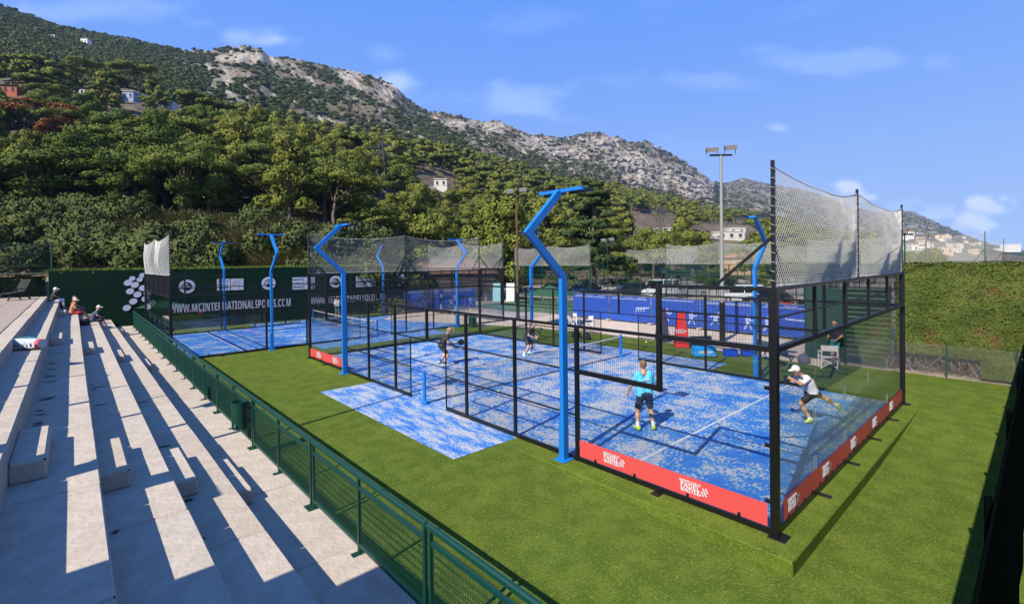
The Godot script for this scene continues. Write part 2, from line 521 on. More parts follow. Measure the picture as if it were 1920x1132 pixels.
func build_stands() -> void:
	var st := thing("concrete_stand", "pale concrete stand of long stepped benches above the green railing", "stand", Vector3(0, 0, 0))
	var rows := [[-6.2, -5.03, WALK, -0.4], [-7.02, -6.2, 0.78, 0.2], [-7.86, -7.02, 1.23, 0.7], [-8.7, -7.86, 1.68, 1.15], [-9.25, -8.7, 2.18, 1.6], [-9.6, -9.25, 2.5, 2.1]]
	rng.seed = 77
	var variants: Array = []
	for k in 3:
		variants.append(mk.concrete.duplicate())
		variants[k].uv1_offset = Vector3(0.31 * k, 0.17 * k, 0.43 * k)
		variants[k].albedo_color = [Color(1, 1, 1), Color(0.97, 0.965, 0.955), Color(0.985, 0.99, 0.995)][k]
	for r in rows.size():
		var R: Array = rows[r]
		var z := 4.4 - 0.37 * r
		while z > -39.4:
			var l := minf(2.72 + 0.05 * rng.randf(), z + 39.5)
			var b := MB.new()
			var dy := (rng.randf() - 0.5) * 0.012
			var dx := (rng.randf() - 0.5) * 0.012
			var x0: float = R[0] - (0.30 if r < 5 else 0.0)
			b.cbox(Vector3((x0 + R[1]) / 2 + dx, (R[2] + R[3]) / 2 + dy / 2 - (0.02 if r < 5 else 0.0), z - l / 2), Vector3(R[1] - x0, R[2] - R[3] + dy + (0.04 if r < 5 else 0.0), l - 0.012), 0.018)
			part(b, "bench_slab", variants[rng.randi() % 3], st)
			z -= l
	# half-height blocks that make the stairs
	for zf: float in [-5.9, -20.0, -33.0]:
		for q: Array in [[-8.7, 1.68], [-7.86, 1.23], [-7.02, 0.78], [-6.2, WALK]]:
			var b := MB.new()
			b.cbox(Vector3(q[0] + 0.165, q[1] + 0.125, zf - 0.9 + (q[0] + 7.5) * -0.25), Vector3(0.36, 0.27, 1.75), 0.03)
			part(b, "step_block", variants[rng.randi() % 3], st)
	# dark damp stains where water runs down onto the benches
	var sm := mat(Color(0.20, 0.185, 0.165), 0.95)
	for k in 26:
		var q: Array = [[-8.66, 1.68], [-8.66, 1.68], [-7.82, 1.23], [-6.98, 0.78]][k % 4]
		var z0 := rng.randf_range(-21.0, -8.5) if k % 4 < 2 else rng.randf_range(-18.0, -3.0)
		var L := rng.randf_range(0.08, 0.34)
		var pts := PackedVector2Array()
		for i in 9:
			var a := TAU * i / 9
			pts.append(Vector2(L * 0.5 + cos(a) * L * 0.5 * rng.randf_range(0.7, 1.1), sin(a) * rng.randf_range(0.015, 0.05)))
		var b := MB.new()
		b.slab(pts, Vector3(q[0] + 0.02, q[1] + 0.0085, z0), Vector3.RIGHT, Vector3.FORWARD, 0.0015)
		part(b, "stain", sm, st)
	# terrace behind the top bench, paved with slabs
	var tb := MB.new()
	tb.box(Vector3(-18.6, 1.2, -17.5), Vector3(18.0, 2.55, 44.0))
	var te := struct(tb, "terrace", mk.earth)
	for i in 5:
		for j in 26:
			var b := MB.new()
			b.cbox(Vector3(-10.12 - i * 1.0, 2.487 + (rng.randf() - 0.5) * 0.006, -14.2 - j * 1.0), Vector3(0.985, 0.03, 0.985), 0.004)
			part(b, "paving_slab", mk.paving, te)

func build_railing() -> void:
	var L := 3.56
	var sec := thing("railing_section", "", "railing", Vector3(-5.16, WALK, -1.84), 0, "green railing sections in front of the stand")
	var g: Material = mk.green_paint
	var b := MB.new()
	b.cbox(Vector3(0, 1.10, -L / 2), Vector3(0.065, 0.075, L - 0.004), 0.015)
	part(b, "handrail", g, sec)
	b = MB.new()
	b.bar(Vector3(0, 0.93, -0.09), Vector3(0, 0.93, -L / 2 + 0.02), 0.035, 0.05)
	b.bar(Vector3(0, 0.93, -L / 2 - 0.02), Vector3(0, 0.93, -L + 0.09), 0.035, 0.05)
	part(b, "middle_rail", g, sec)
	b = MB.new()
	b.bar(Vector3(0, 0.13, -0.09), Vector3(0, 0.13, -L / 2 + 0.02), 0.035, 0.05)
	b.bar(Vector3(0, 0.13, -L / 2 - 0.02), Vector3(0, 0.13, -L + 0.09), 0.035, 0.05)
	part(b, "bottom_rail", g, sec)
	for z: float in [-0.06, -L / 2, -L + 0.06]:
		b = MB.new()
		b.cbox(Vector3(0, 0.53, z), Vector3(0.045, 1.06, 0.045), 0.004)
		var p := part(b, "post", g, sec)
		b = MB.new()
		b.cbox(Vector3(-0.03, 0.008, z), Vector3(0.17, 0.016, 0.10), 0.003)
		part(b, "foot_plate", g, p)
	for h in 2:
		b = MB.new()
		var z0 := -0.09 - h * (L / 2 - 0.06)
		var z1 := z0 - (L / 2 - 0.12)
		var y := 0.19
		while y < 0.9:
			b.wire(Vector3(0.006, y, z0), Vector3(0.006, y, z1), 0.005)
			y += 0.1
		var z := z0
		while z > z1:
			b.wire(Vector3(0, 0.15, z), Vector3(0, 0.91, z), 0.0035)
			z -= 0.03
		part(b, "wire_infill", g, sec)
	sec.set_meta("label", "dark green steel railing section with wire mesh in front of the stand")
	for k in range(-1, 10):
		if k == 0: continue
		dup(sec, Vector3(-5.16, WALK, -1.84 - L * k), 0.0, "", "railing_section")
	# litter bin hung on the railing
	var bin := thing("litter_bin", "dark green cylindrical litter bin hung on the green railing", "bin", Vector3(-5.36, WALK + 0.42, -9.25))
	b = MB.new()
	b.lathe(Vector3.ZERO, [[0.0, 0.0], [0.155, 0.0], [0.165, 0.03], [0.17, 0.56], [0.178, 0.58], [0.178, 0.60], [0.165, 0.60], [0.160, 0.56], [0.15, 0.04], [0.0, 0.03]], 20)
	part(b, "drum", mk.green_paint, bin)
	b = MB.new()
	b.box(Vector3(0.178, 0.42, 0), Vector3(0.05, 0.04, 0.16))
	b.box(Vector3(0.178, 0.14, 0), Vector3(0.05, 0.04, 0.16))
	part(b, "bracket", mk.green_paint, bin)
	b = MB.new()
	b.box(Vector3(-0.13, 0.1, 0.10), Vector3(0.01, 0.05, 0.12))
	part(b, "sticker", mk.grey_steel, bin)
# ---------------------------------------------------------------- padel cages
const H2 := 1.94
const H3 := 2.91
const H4 := 3.88
const NETTOP := 5.83
func wire_panel(b: MB, a: Vector3, e: Vector3, y0: float, y1: float, step := 0.05, r := 0.0021) -> void:
	var l := a.distance_to(e)
	var d := (e - a) / l
	var s := step / 2
	while s < l:
		b.wire(a + d * s + Vector3(0, y0, 0), a + d * s + Vector3(0, y1, 0), r)
		s += step
	var y := y0 + step / 2
	while y < y1:
		b.wire(a + Vector3(0, y, 0), e + Vector3(0, y, 0), r)
		y += step
func rope_net(a: Vector3, e: Vector3, out: Vector3, y0: float, y1: float, spans: int, cu: float, cv: float, r: float, seed_: int) -> MB:
	# knotted diamond netting: hangs between posts, sags at its top and bellies outwards
	var b := MB.new()
	var l := a.distance_to(e)
	var d := (e - a) / l
	var nz := noise(seed_, 0.7, 2)
	var hh := y1 - y0
	var S := func(u: float, v: float) -> Vector3:
		var f := fposmod(u / l * spans, 1.0)
		var q := 4.0 * f * (1.0 - f)
		var top := hh - q * 0.24 * hh / 1.95
		var o := q * (0.10 + 0.13 * sin(v * PI)) + nz.get_noise_2d(u * 0.8, v * 1.2) * 0.05 * q
		return a + d * u + Vector3(0, y0 + v * top + nz.get_noise_2d(u * 1.0 + 40.0, v * 1.5) * 0.02 * sin(v * PI), 0) + out * o
	var du := cu * hh / cv / 2.0     # run along u of one strand from bottom to top
	var segs := 9
	for fam: int in [-1, 1]:
		var u0 := -du if fam > 0 else 0.0
		while u0 < (l if fam > 0 else l + du):
			var prev := Vector3.ZERO
			var have := false
			for s in segs + 1:
				var v := float(s) / segs
				var u: float = u0 + fam * du * v
				if u < 0.0 or u > l:
					have = false
					continue
				var p: Vector3 = S.call(u, v)
				if have: b.wire(prev, p, r)
				prev = p; have = true
			u0 += cu
	# border ropes
	for v: float in [0.0, 1.0]:
		var prev: Vector3 = S.call(0.0001, v)
		for s in range(1, 41):
			var p: Vector3 = S.call(minf(l * s / 40.0, l - 0.0001), v)
			b.wire(prev, p, 0.009)
			prev = p
	return b
func lacing(p: Vector3, y0: float, y1: float, w: float) -> MB:
	var b := MB.new()
	var y := y0 + 0.1
	while y < y1 - 0.05:
		var k := w / 2 + 0.006
		b.wire(p + Vector3(-k, y, k), p + Vector3(k, y - 0.05, k), 0.006)
		b.wire(p + Vector3(k, y - 0.05, k), p + Vector3(k, y - 0.02, -k), 0.006)
		b.wire(p + Vector3(k, y - 0.02, -k), p + Vector3(-k, y + 0.02, -k), 0.006)
		b.wire(p + Vector3(-k, y + 0.02, -k), p + Vector3(-k, y, k), 0.006)
		y += 0.145
	return b
func post(called: String, x: float, z: float, y0: float, y1: float, sx: float, sz: float, m: Material, parent: Node) -> MeshInstance3D:
	var b := MB.new()
	b.cbox(Vector3(x, (y0 + y1) / 2, z), Vector3(sx, y1 - y0, sz), 0.006)
	return part(b, called, m, parent)
func rail(called: String, a: Vector3, e: Vector3, w: float, h: float, m: Material, parent: Node) -> MeshInstance3D:
	var b := MB.new()
	b.bar(a, e, w, h)
	return part(b, called, m, parent)

# local frame: width along +x (10 m), length along -z (20 m)
func make_cage(called: String, label: String, fm: Material, wm: Material, detail: bool) -> Node3D:
	var t := thing(called, label, "padel court")
	var st := 0.05 if detail else 0.12
	var wr := 0.0024 if detail else 0.004
	for e in 2:      # end walls
		var z := 0.0 if e == 0 else -20.0
		var s := 1.0 if e == 0 else -1.0      # outward sign in z
		for x: float in [0.0, 10.0]:
			var cp := post("corner_post", x, z, 0.0, H4, 0.11, 0.12, fm, t)
			var fb := MB.new()
			fb.cbox(Vector3(x, 0.008, z + 0.05 * s), Vector3(0.28, 0.016, 0.26), 0.004)
			part(fb, "foot_plate", fm, cp)
		rail("base_rail", Vector3(0.06, 0.055, z), Vector3(9.94, 0.055, z), 0.07, 0.10, fm, t)
		rail("beam", Vector3(0.06, H3, z + 0.012 * s), Vector3(9.94, H3, z + 0.012 * s), 0.09, 0.08, fm, t)
		rail("top_rail", Vector3(0.06, H4 - 0.03, z), Vector3(9.94, H4 - 0.03, z), 0.06, 0.06, fm, t)
		rail("thin_rail", Vector3(0.06, (H3 + H4) / 2, z - 0.02 * s), Vector3(9.94, (H3 + H4) / 2, z - 0.02 * s), 0.02, 0.03, fm, t)
		for k in 4:
			post("mullion", 2.0 + 2.0 * k, z, H3 + 0.04, H4 - 0.06, 0.08, 0.06, fm, t)
		for k in 5:
			var b := MB.new()
			b.box(Vector3(1.0 + 2.0 * k, (H3 + 0.07) / 2, z), Vector3(1.99 - (0.05 if k == 0 or k == 4 else 0.0), H3 - 0.15, 0.012))
			part(b, "glass_pane", mk.glass, t)
			if detail:
				b = MB.new()
				for q: float in [0.15, 0.52, 0.9, 1.3, 1.7]:
					b.cbox(Vector3(2.0 * k + q, 0.13, z + 0.022 * s), Vector3(0.045, 0.07, 0.03), 0.006)
				part(b, "clamp", fm, t)
		for k in 4:
			# bright edge brackets that hold neighbouring panes
			for y: float in [0.42, 1.35]:
				var b := MB.new()
				var x := 2.0 + 2.0 * k
				b.bar(Vector3(x - 0.06, y, z - 0.014 * s), Vector3(x - 0.06, y + 0.26, z - 0.014 * s), 0.012, 0.012)
				b.bar(Vector3(x + 0.06, y, z - 0.014 * s), Vector3(x + 0.06, y + 0.26, z - 0.014 * s), 0.012, 0.012)
				b.bar(Vector3(x - 0.066, y + 0.26, z - 0.014 * s), Vector3(x + 0.066, y + 0.26, z - 0.014 * s), 0.012, 0.012)
				b.bar(Vector3(x - 0.066, y, z - 0.014 * s), Vector3(x + 0.066, y, z - 0.014 * s), 0.012, 0.012)
				part(b, "glass_bracket", mk.white, t)
			var fb := MB.new()
			fb.cbox(Vector3(2.0 + 2.0 * k, 0.012, z + 0.11 * s), Vector3(0.11, 0.024, 0.26), 0.004)
			part(fb, "foot_plate", fm, t)
		var wb := MB.new()
		wire_panel(wb, Vector3(0.06, 0, z - 0.015 * s), Vector3(9.94, 0, z - 0.015 * s), H3 + 0.04, H4 - 0.06, st, wr)
		part(wb, "wire_mesh", wm, t)
		# rope netting above the end wall
		for x: float in [0.0, 5.0, 10.0]:
			var np := post("net_post", x, z, H4, NETTOP + 0.03, 0.05, 0.05, fm, t)
			part(lacing(Vector3(x, 0, z), H4, NETTOP, 0.05), "lacing", mk.rope, np)
			var bb := MB.new()
			for dx: float in [-1.0, 1.0]:
				if x + dx < 0.0 or x + dx > 10.0: continue
				bb.bar(Vector3(x + 0.03 * dx, H4 + 0.82, z - 0.02 * s), Vector3(x + dx * 0.55, H4, z - 0.02 * s), 0.035, 0.035)
			if x != 5.0:
				bb.bar(Vector3(x, H4 + 0.80, z), Vector3(x, H4 - 0.02, z - 0.95 * s), 0.04, 0.04)
			part(bb, "brace", fm, np)
		part(rope_net(Vector3(0, 0, z), Vector3(10, 0, z), Vector3(0, 0, s), H4 + 0.02, NETTOP - 0.06, 2, 0.066 if detail else 0.11, 0.052 if detail else 0.09, 0.0038 if detail else 0.009, 5 + e), "rope_net", mk.rope, t)
	for e in 2:      # long sides
		var x := 0.0 if e == 0 else 10.0
		var s := -1.0 if e == 0 else 1.0      # outward sign in x
		rail("base_rail", Vector3(x, 0.05, -0.06), Vector3(x, 0.05, -8.98), 0.06, 0.09, fm, t)
		rail("base_rail", Vector3(x, 0.05, -11.02), Vector3(x, 0.05, -19.94), 0.06, 0.09, fm, t)
		for f in 2:
			var z0 := 0.0 if f == 0 else -20.0
			var d := -1.0 if f == 0 else 1.0
			rail("beam", Vector3(x, H3, z0 + d * 0.06), Vector3(x, H3, z0 + d * 1.955), 0.08, 0.085, fm, t)
			rail("top_rail", Vector3(x, H4 - 0.03, z0 + d * 0.06), Vector3(x, H4 - 0.03, z0 + d * 1.955), 0.06, 0.06, fm, t)
			rail("thin_rail", Vector3(x + 0.02 * s, (H3 + H4) / 2, z0 + d * 0.06), Vector3(x + 0.02 * s, (H3 + H4) / 2, z0 + d * 1.96), 0.02, 0.03, fm, t)
			post("step_post", x, z0 + d * 2.0, H2 - 0.06, H4, 0.08, 0.09, fm, t)
			rail("beam", Vector3(x, H2, z0 + d * 2.045), Vector3(x, H2, z0 + d * 3.955), 0.08, 0.09, fm, t)
			post("post", x, z0 + d * 4.0, 0.0, H3 - 0.03, 0.08, 0.09, fm, t)
			var b := MB.new()
			b.box(Vector3(x, (H3 + 0.06) / 2, z0 + d * 1.025), Vector3(0.012, H3 - 0.15, 1.93))
			part(b, "glass_pane", mk.glass, t)
			b = MB.new()
			b.box(Vector3(x, (H2 + 0.06) / 2, z0 + d * 2.975), Vector3(0.012, H2 - 0.15, 1.95))
			part(b, "glass_pane", mk.glass, t)
			if detail:
				b = MB.new()
				for q: float in [0.55, 1.45, 2.55, 3.5]:
					b.cbox(Vector3(x + 0.025 * s, 0.125, z0 + d * q), Vector3(0.03, 0.10, 0.045), 0.006)
				for q: float in [0.52, 1.4, 2.3]:
					b.cbox(Vector3(x + 0.01 * s, q, z0 + d * 0.1), Vector3(0.04, 0.06, 0.09), 0.006)
				part(b, "clamp", fm, t)
				b = MB.new()
				b.cbox(Vector3(x + 0.12 * s, 0.012, z0 + d * 2.0), Vector3(0.2, 0.024, 0.16), 0.004)
				part(b, "foot_plate", fm, t)
			b = MB.new()
			wire_panel(b, Vector3(x - 0.015 * s, 0, z0 + d * 0.06), Vector3(x - 0.015 * s, 0, z0 + d * 1.96), H3 + 0.04, H4 - 0.06, st, wr)
			wire_panel(b, Vector3(x - 0.015 * s, 0, z0 + d * 2.05), Vector3(x - 0.015 * s, 0, z0 + d * 3.96), H2 + 0.045, H3 - 0.06, st, wr)
			part(b, "wire_mesh", wm, t)
			for q: float in [6.0, 8.0]:
				post("post", x, z0 + d * q, 0.0, H3 - 0.03, 0.07, 0.08, fm, t)
			post("gate_jamb", x, z0 + d * 9.0, 0.0, H2 + 0.02, 0.035, 0.035, fm, t)
			for y: float in [0.98, H2]:
				for q: Array in [[4.045, 5.96], [6.04, 7.96], [8.04, 8.98]]:
					rail("thin_rail", Vector3(x, y, z0 + d * q[0]), Vector3(x, y, z0 + d * q[1]), 0.025, 0.035, fm, t)
			b = MB.new()
			wire_panel(b, Vector3(x - 0.015 * s, 0, z0 + d * 4.05), Vector3(x - 0.015 * s, 0, z0 + d * 8.98), 0.095, H3 - 0.06, st, wr)
			part(b, "wire_mesh", wm, t)
		rail("top_rail", Vector3(x, H3, -2.045), Vector3(x, H3, -17.955), 0.06, 0.06, fm, t)
		rail("lintel", Vector3(x, H2, -9.02), Vector3(x, H2, -10.98), 0.03, 0.035, fm, t)
		post("step_post", x, -10.0, H2 + 0.02, H3 - 0.03, 0.07, 0.08, fm, t)
		var lb := MB.new()
		wire_panel(lb, Vector3(x - 0.015 * s, 0, -9.0), Vector3(x - 0.015 * s, 0, -11.0), H2 + 0.02, H3 - 0.03, st, wr)
		part(lb, "wire_mesh", wm, t)
	return t

func make_court_net(at: Vector3, turn: float, label: String) -> void:
	# across the court: local x from 0 to 10
	var t := thing("court_net", label, "net", at, turn)
	for x: float in [-0.12, 10.12]:
		var b := MB.new()
		b.cbox(Vector3(x, 0.50, 0), Vector3(0.07, 1.0, 0.11), 0.006)
		b.cbox(Vector3(x, 0.06, 0.08), Vector3(0.06, 0.12, 0.10), 0.006)
		var p := part(b, "net_post", mk.blue_paint, t)
		b = MB.new()
		b.box(Vector3(x, 0.012, 0), Vector3(0.16, 0.016, 0.3))
		part(b, "foot_plate", mk.blue_paint, p)
	var b := MB.new()
	var Y := func(x: float) -> float: return 0.90 - 0.07 * (1.0 - pow((x - 5.0) / 5.0, 2.0))
	var x := 0.0
	while x <= 10.0:
		b.wire(Vector3(x, 0.02, 0), Vector3(x, Y.call(x), 0), 0.0016)
		x += 0.045
	var y := 0.03
	while y < 0.86:
		for k in 10: b.wire(Vector3(k, y * Y.call(float(k)) / 0.9, 0), Vector3(k + 1.0, y * Y.call(k + 1.0) / 0.9, 0), 0.0016)
		y += 0.045
	part(b, "netting", mk.wire, t)
	b = MB.new()
	for k in 20:
		var xa := k * 0.5
		b.bar(Vector3(xa, Y.call(xa), 0), Vector3(xa + 0.5, Y.call(xa + 0.5), 0), 0.016, 0.055)
	part(b, "top_tape", mk.white, t)
	b = MB.new()
	b.wire(Vector3(0, 0.02, 0.01), Vector3(10, 0.02, 0.01), 0.01)
	part(b, "bottom_cable", mk.wire, t)

# light pole: local +x points away from its court
func make_light_pole(label: String, group: String) -> Node3D:
	var t := thing("light_pole", label, "light pole", Vector3.ZERO, 0, group)
	var m: Material = mk.blue_paint
	var b := MB.new()
	var pts := [Vector3(0, 0.02, 0), Vector3(0, 3.97, 0), Vector3(1.03, 4.93, 0), Vector3(0.08, 5.82, 0)]
	b.bar(pts[0], pts[1] + Vector3(0, 0.03, 0), 0.16, 0.10, Vector3(0, 0, 1))
	part(b, "pole", m, t)
	b = MB.new()
	b.bar(pts[1] - Vector3(0.02, 0.0, 0), pts[2] + Vector3(0.05, 0.045, 0), 0.155, 0.099, Vector3(0, 0, 1))
	part(b, "lower_arm", m, t)
	b = MB.new()
	b.bar(pts[2] + Vector3(0.05, -0.045, 0), pts[3], 0.15, 0.098, Vector3(0, 0, 1))
	part(b, "upper_arm", m, t)
	b = MB.new()
	b.cbox(Vector3(0, 0.42, 0.07), Vector3(0.14, 0.84, 0.08), 0.005)
	part(b, "service_box", m, t)
	b = MB.new()
	b.cbox(Vector3(0, 0.012, 0.02), Vector3(0.34, 0.024, 0.30), 0.004)
	part(b, "base_plate", m, t)
	b = MB.new()
	b.bar(Vector3(0.03, 5.85, -0.62), Vector3(0.03, 5.85, 0.62), 0.10, 0.07)
	part(b, "cross_bar", m, t)
	for z: float in [-0.38, 0.38]:
		b = MB.new()
		b.obox(Vector3(-0.20, 5.84, z), Vector3(0.16, -0.03, 0), Vector3(0.008, 0.045, 0), Vector3(0, 0, 0.20))
		var lp := part(b, "floodlight", mk.black, t)
		b = MB.new()
		b.obox(Vector3(-0.21, 5.793, z), Vector3(0.14, -0.026, 0), Vector3(0.0006, 0.004, 0), Vector3(0, 0, 0.18))
		part(b, "lens", mk.grey_steel, lp)
	return t

# sponsor strips at the foot of the glass
func sponsor_logo(parent: Node, at: Vector3, rot: float, size: float) -> void:
	var m: Material = mk.print_white
	var R := Basis(Vector3.UP, rot)
	lettering("MONTE-CARLO", size * 0.20, m, parent, at + R * Vector3(-size * 0.18, size * 0.34, 0), rot, 0.86)
	lettering("PADEL", size * 0.37, m, parent, at + R * Vector3(-size * 0.18, size * 0.06, 0), rot, 1.0)
	lettering("MASTER", size * 0.33, m, parent, at + R * Vector3(-size * 0.18, -size * 0.29, 0), rot, 0.88)
	var b := MB.new()
	for i in 5:
		for j in 5:
			if (i + j) % 2 == 0 and (i + j) < 8:
				var o := Vector3(size * (0.62 + 0.105 * i + 0.05 * j), size * (-0.34 + 0.13 * j + 0.02 * i), 0.0)
				var q := size * 0.06
				b.quad(o + Vector3(-q, -q, 0.002), o + Vector3(q * 0.8, -q * 0.8, 0.002), o + Vector3(q * 1.2, q, 0.002), o + Vector3(-q * 0.6, q, 0.002))
	var f := part(b, "checkered_flag", m, parent)
	f.position = at; f.rotation.y = rot
func build_sponsor_strips() -> void:
	var mr := mat(Color(0.70, 0.245, 0.245), 0.5)
	var defs := [["red sponsor strip along the foot of the glass facing the stand, beside the blue pole", Vector3(-0.016, 0, -3.93), -PI / 2, 3.82, [0.62, 2.32], 0.24],
		["dark red sponsor strip along the foot of the glass end wall", Vector3(0.3, 0, 0.016), 0.0, 9.55, [0.18, 2.0, 3.95, 5.9, 7.8], 0.24],
		["small red sponsor strip at the far end of the glass facing the stand", Vector3(-0.016, 0, -19.93), -PI / 2, 3.82, [0.8, 2.6], 0.26]]
	for d: Array in defs:
		var t := thing("sponsor_strip", d[0], "banner", d[1], d[2])
		var b := MB.new()
		var n: int = int(d[3] / 0.5)
		var L: float = d[3]
		for k in n:      # slightly uneven vinyl
			var x0 := L * k / n
			var x1 := L * (k + 1) / n
			var w0 := 0.004 * sin(k * 1.9)
			var w1 := 0.004 * sin((k + 1) * 1.9)
			b.quad(Vector3(x0, 0.115, w0), Vector3(x1, 0.115, w1), Vector3(x1, 0.475, w1 * 0.5), Vector3(x0, 0.475, w0 * 0.5))
		part(b, "vinyl", mr, t)
		for x: float in d[4]:
			sponsor_logo(t, Vector3(x + 0.25, 0.30, 0.008), 0.0, d[5])
# ---------------------------------------------------------------- green sponsor wall
func build_green_wall() -> void:
	var A := Vector3(-9.2, 0, -39.7)
	var B := Vector3(14.9, 0, -36.4)
	var d := (B - A)
	var L := Vector2(d.x, d.z).length()
	var turn := -atan2(d.z, d.x)
	var t := thing("tarpaulin_wall", "long dark green tarpaulin wall with white sponsor lettering behind the far court", "wall", A, turn)
	var top := 4.15
	var n := 12
	for k in n:
		var b := MB.new()
		var x0 := L * k / n
		var x1 := L * (k + 1) / n
		var m := 6
		for i in m:
			var u0 := x0 + (x1 - x0) * i / m
			var u1 := x0 + (x1 - x0) * (i + 1) / m
			for j in 4:
				var y0 := top * j / 4.0 - 0.05
				var y1 := top * (j + 1) / 4.0 - 0.05
				var W := func(u: float, y: float) -> float: return 0.006 * sin(u * 2.1 + y * 0.9) - 0.03
				b.quad(Vector3(u0, y0, W.call(u0, y0)), Vector3(u1, y0, W.call(u1, y0)), Vector3(u1, y1, W.call(u1, y1)), Vector3(u0, y1, W.call(u0, y1)))
		part(b, "tarpaulin", mk.tarp, t)
		b = MB.new()
		b.tube(Vector3(x0, -0.1, -0.14), Vector3(x0, top, -0.14), 0.03, 0.03, 8)
		part(b, "post", mk.green_paint, t)
	var ink := mat(Color(0.62, 0.64, 0.72), 0.7)
	var X := func(px: float, py: float) -> Vector2:      # pixel on the wall -> wall coordinates
		var r := ray(px, py)
		var nn := Vector3(-d.z, 0, d.x).normalized()
		var p := EYE + r * ((A - EYE).dot(nn) / r.dot(nn)) - A
		return Vector2(p.dot(d.normalized()), p.y)
	var l0: Vector2 = X.call(318, 579)
	var l1: Vector2 = X.call(545, 566)
	lettering("WWW.MCINTERNATIONALSPORTS.COM", 0.62, ink, t, Vector3((l0.x + l1.x) / 2, (l0.y + l1.y) / 2 - 0.02, 0.02), 0, -(l1.x - l0.x))
	var l2: Vector2 = X.call(582, 566)
	var l3: Vector2 = X.call(722, 555)
	lettering("WWW.TENNISPADELSOLEIL.FR", 0.56, ink, t, Vector3((l2.x + l3.x) / 2, (l2.y + l3.y) / 2, 0.02), 0, -(l3.x - l2.x))
	# round club emblems: ring with a swoosh
	for q: Array in [[350, 537], [503, 531], [629, 528]]:
		var c: Vector2 = X.call(q[0], q[1])
		var b := MB.new()
		for i in 28:
			var a0 := TAU * i / 28
			var a1 := TAU * (i + 1) / 28
			var e0 := Vector3(cos(a0), sin(a0), 0)
			var e1 := Vector3(cos(a1), sin(a1), 0)
			var o := Vector3(c.x, c.y, 0.015)
			b.quad(o + e0 * 0.30, o + e0 * 0.50, o + e1 * 0.50, o + e1 * 0.30)
			if i > 3 and i < 22: b.quad(o + e0 * 0.12, o + e0 * (0.14 + 0.10 * sin((i - 4) * 0.18)), o + e1 * (0.14 + 0.10 * sin((i - 3) * 0.18)), o + e1 * 0.12)
		b.box(Vector3(c.x + 0.06, c.y - 0.01, 0.012), Vector3(0.32, 0.06, 0.006))
		part(b, "round_emblem", ink, t)
	# white plates: text on the left, dotted map on the right
	var dark: Material = mk.tarp
	for q: Array in [[406, 456, 522, 545], [548, 590, 519, 543], [667, 704, 517, 538]]:
		var a: Vector2 = X.call(q[0], q[3])
		var e: Vector2 = X.call(q[1], q[2])
		var b := MB.new()
		b.box(Vector3(a.x + (e.x - a.x) * 0.245, (a.y + e.y) / 2, 0.01), Vector3((e.x - a.x) * 0.48, e.y - a.y, 0.008))
		b.box(Vector3(a.x + (e.x - a.x) * 0.755, (a.y + e.y) / 2, 0.01), Vector3((e.x - a.x) * 0.48, e.y - a.y, 0.008))
		var pl := part(b, "white_plate", ink, t)
		var w := e.x - a.x
		var h := e.y - a.y
		for r in 3:
			lettering(["MONTE", "CARLO", "SPORTS"][r], h * 0.17, dark, pl, Vector3(a.x + w * 0.245, e.y - h * (0.2 + 0.3 * r), 0.017), 0, 0.9)
		b = MB.new()
		var rg := RandomNumberGenerator.new()
		rg.seed = 4
		for i in 6:
			for j in 4:
				if (i + j) % 2 == 0:
					b.disc(Vector3(a.x + w * (0.60 + 0.06 * i), a.y + h * (0.42 + 0.12 * j + 0.02 * i), 0.018), Vector3(w * 0.024, 0, 0), Vector3(0, h * 0.055, 0), 8)
		b.disc(Vector3(a.x + w * 0.82, a.y + h * 0.28, 0.018), Vector3(w * 0.024, 0, 0), Vector3(0, h * 0.055, 0), 8)
		b.disc(Vector3(a.x + w * 0.84, a.y + h * 0.13, 0.018), Vector3(w * 0.018, 0, 0), Vector3(0, h * 0.04, 0), 8)
		part(b, "dots", dark, pl)
	# large ball of dots at the left, small one at the right
	for q: Array in [[247, 522], [261, 524], [239, 530], [252, 534], [267, 540], [243, 546], [257, 552], [276, 549], [249, 565], [272, 560], [237, 577], [266, 516], [284, 568]]:
		var c: Vector2 = X.call(q[0], q[1])
		var b := MB.new()
		var k: float = 0.235 if q[1] > 528 else 0.185
		b.disc(Vector3(c.x, c.y, 0.02), Vector3(k * 0.95, k * 0.2, 0), Vector3(-k * 0.1, k * 0.85, 0), 14)
		part(b, "white_dot", ink, t)
	for q: Array in [[733, 515], [744, 513], [754, 517], [731, 524], [743, 525], [755, 528], [735, 533], [748, 535], [757, 522], [739, 519], [749, 521]]:
		var c: Vector2 = X.call(q[0], q[1])
		var b := MB.new()
		b.disc(Vector3(c.x, c.y, 0.02), Vector3(0.165, 0, 0), Vector3(0, 0.165, 0), 10)
		part(b, "white_dot", ink, t)
	var gl := mat(Color(0.20, 0.42, 0.27), 0.7)
	for q: Array in [[254, 578, 287, 563, 352, 576], [720, 548, 742, 540, 770, 548]]:
		var a: Vector2 = X.call(q[0], q[1])
		var m: Vector2 = X.call(q[2], q[3])
		var e: Vector2 = X.call(q[4], q[5])
		var pts := PackedVector2Array()
		for i in 13:
			var f := i / 12.0
			pts.append(Vector2(lerpf(a.x, e.x, f), lerpf(a.y, e.y, f) + (m.y - a.y) * sin(f * PI)))
		var b := MB.new()
		b.slab(pts, Vector3(0, 0, 0.012), Vector3.RIGHT, Vector3.UP, 0.004)
		part(b, "green_swoosh", gl, t)

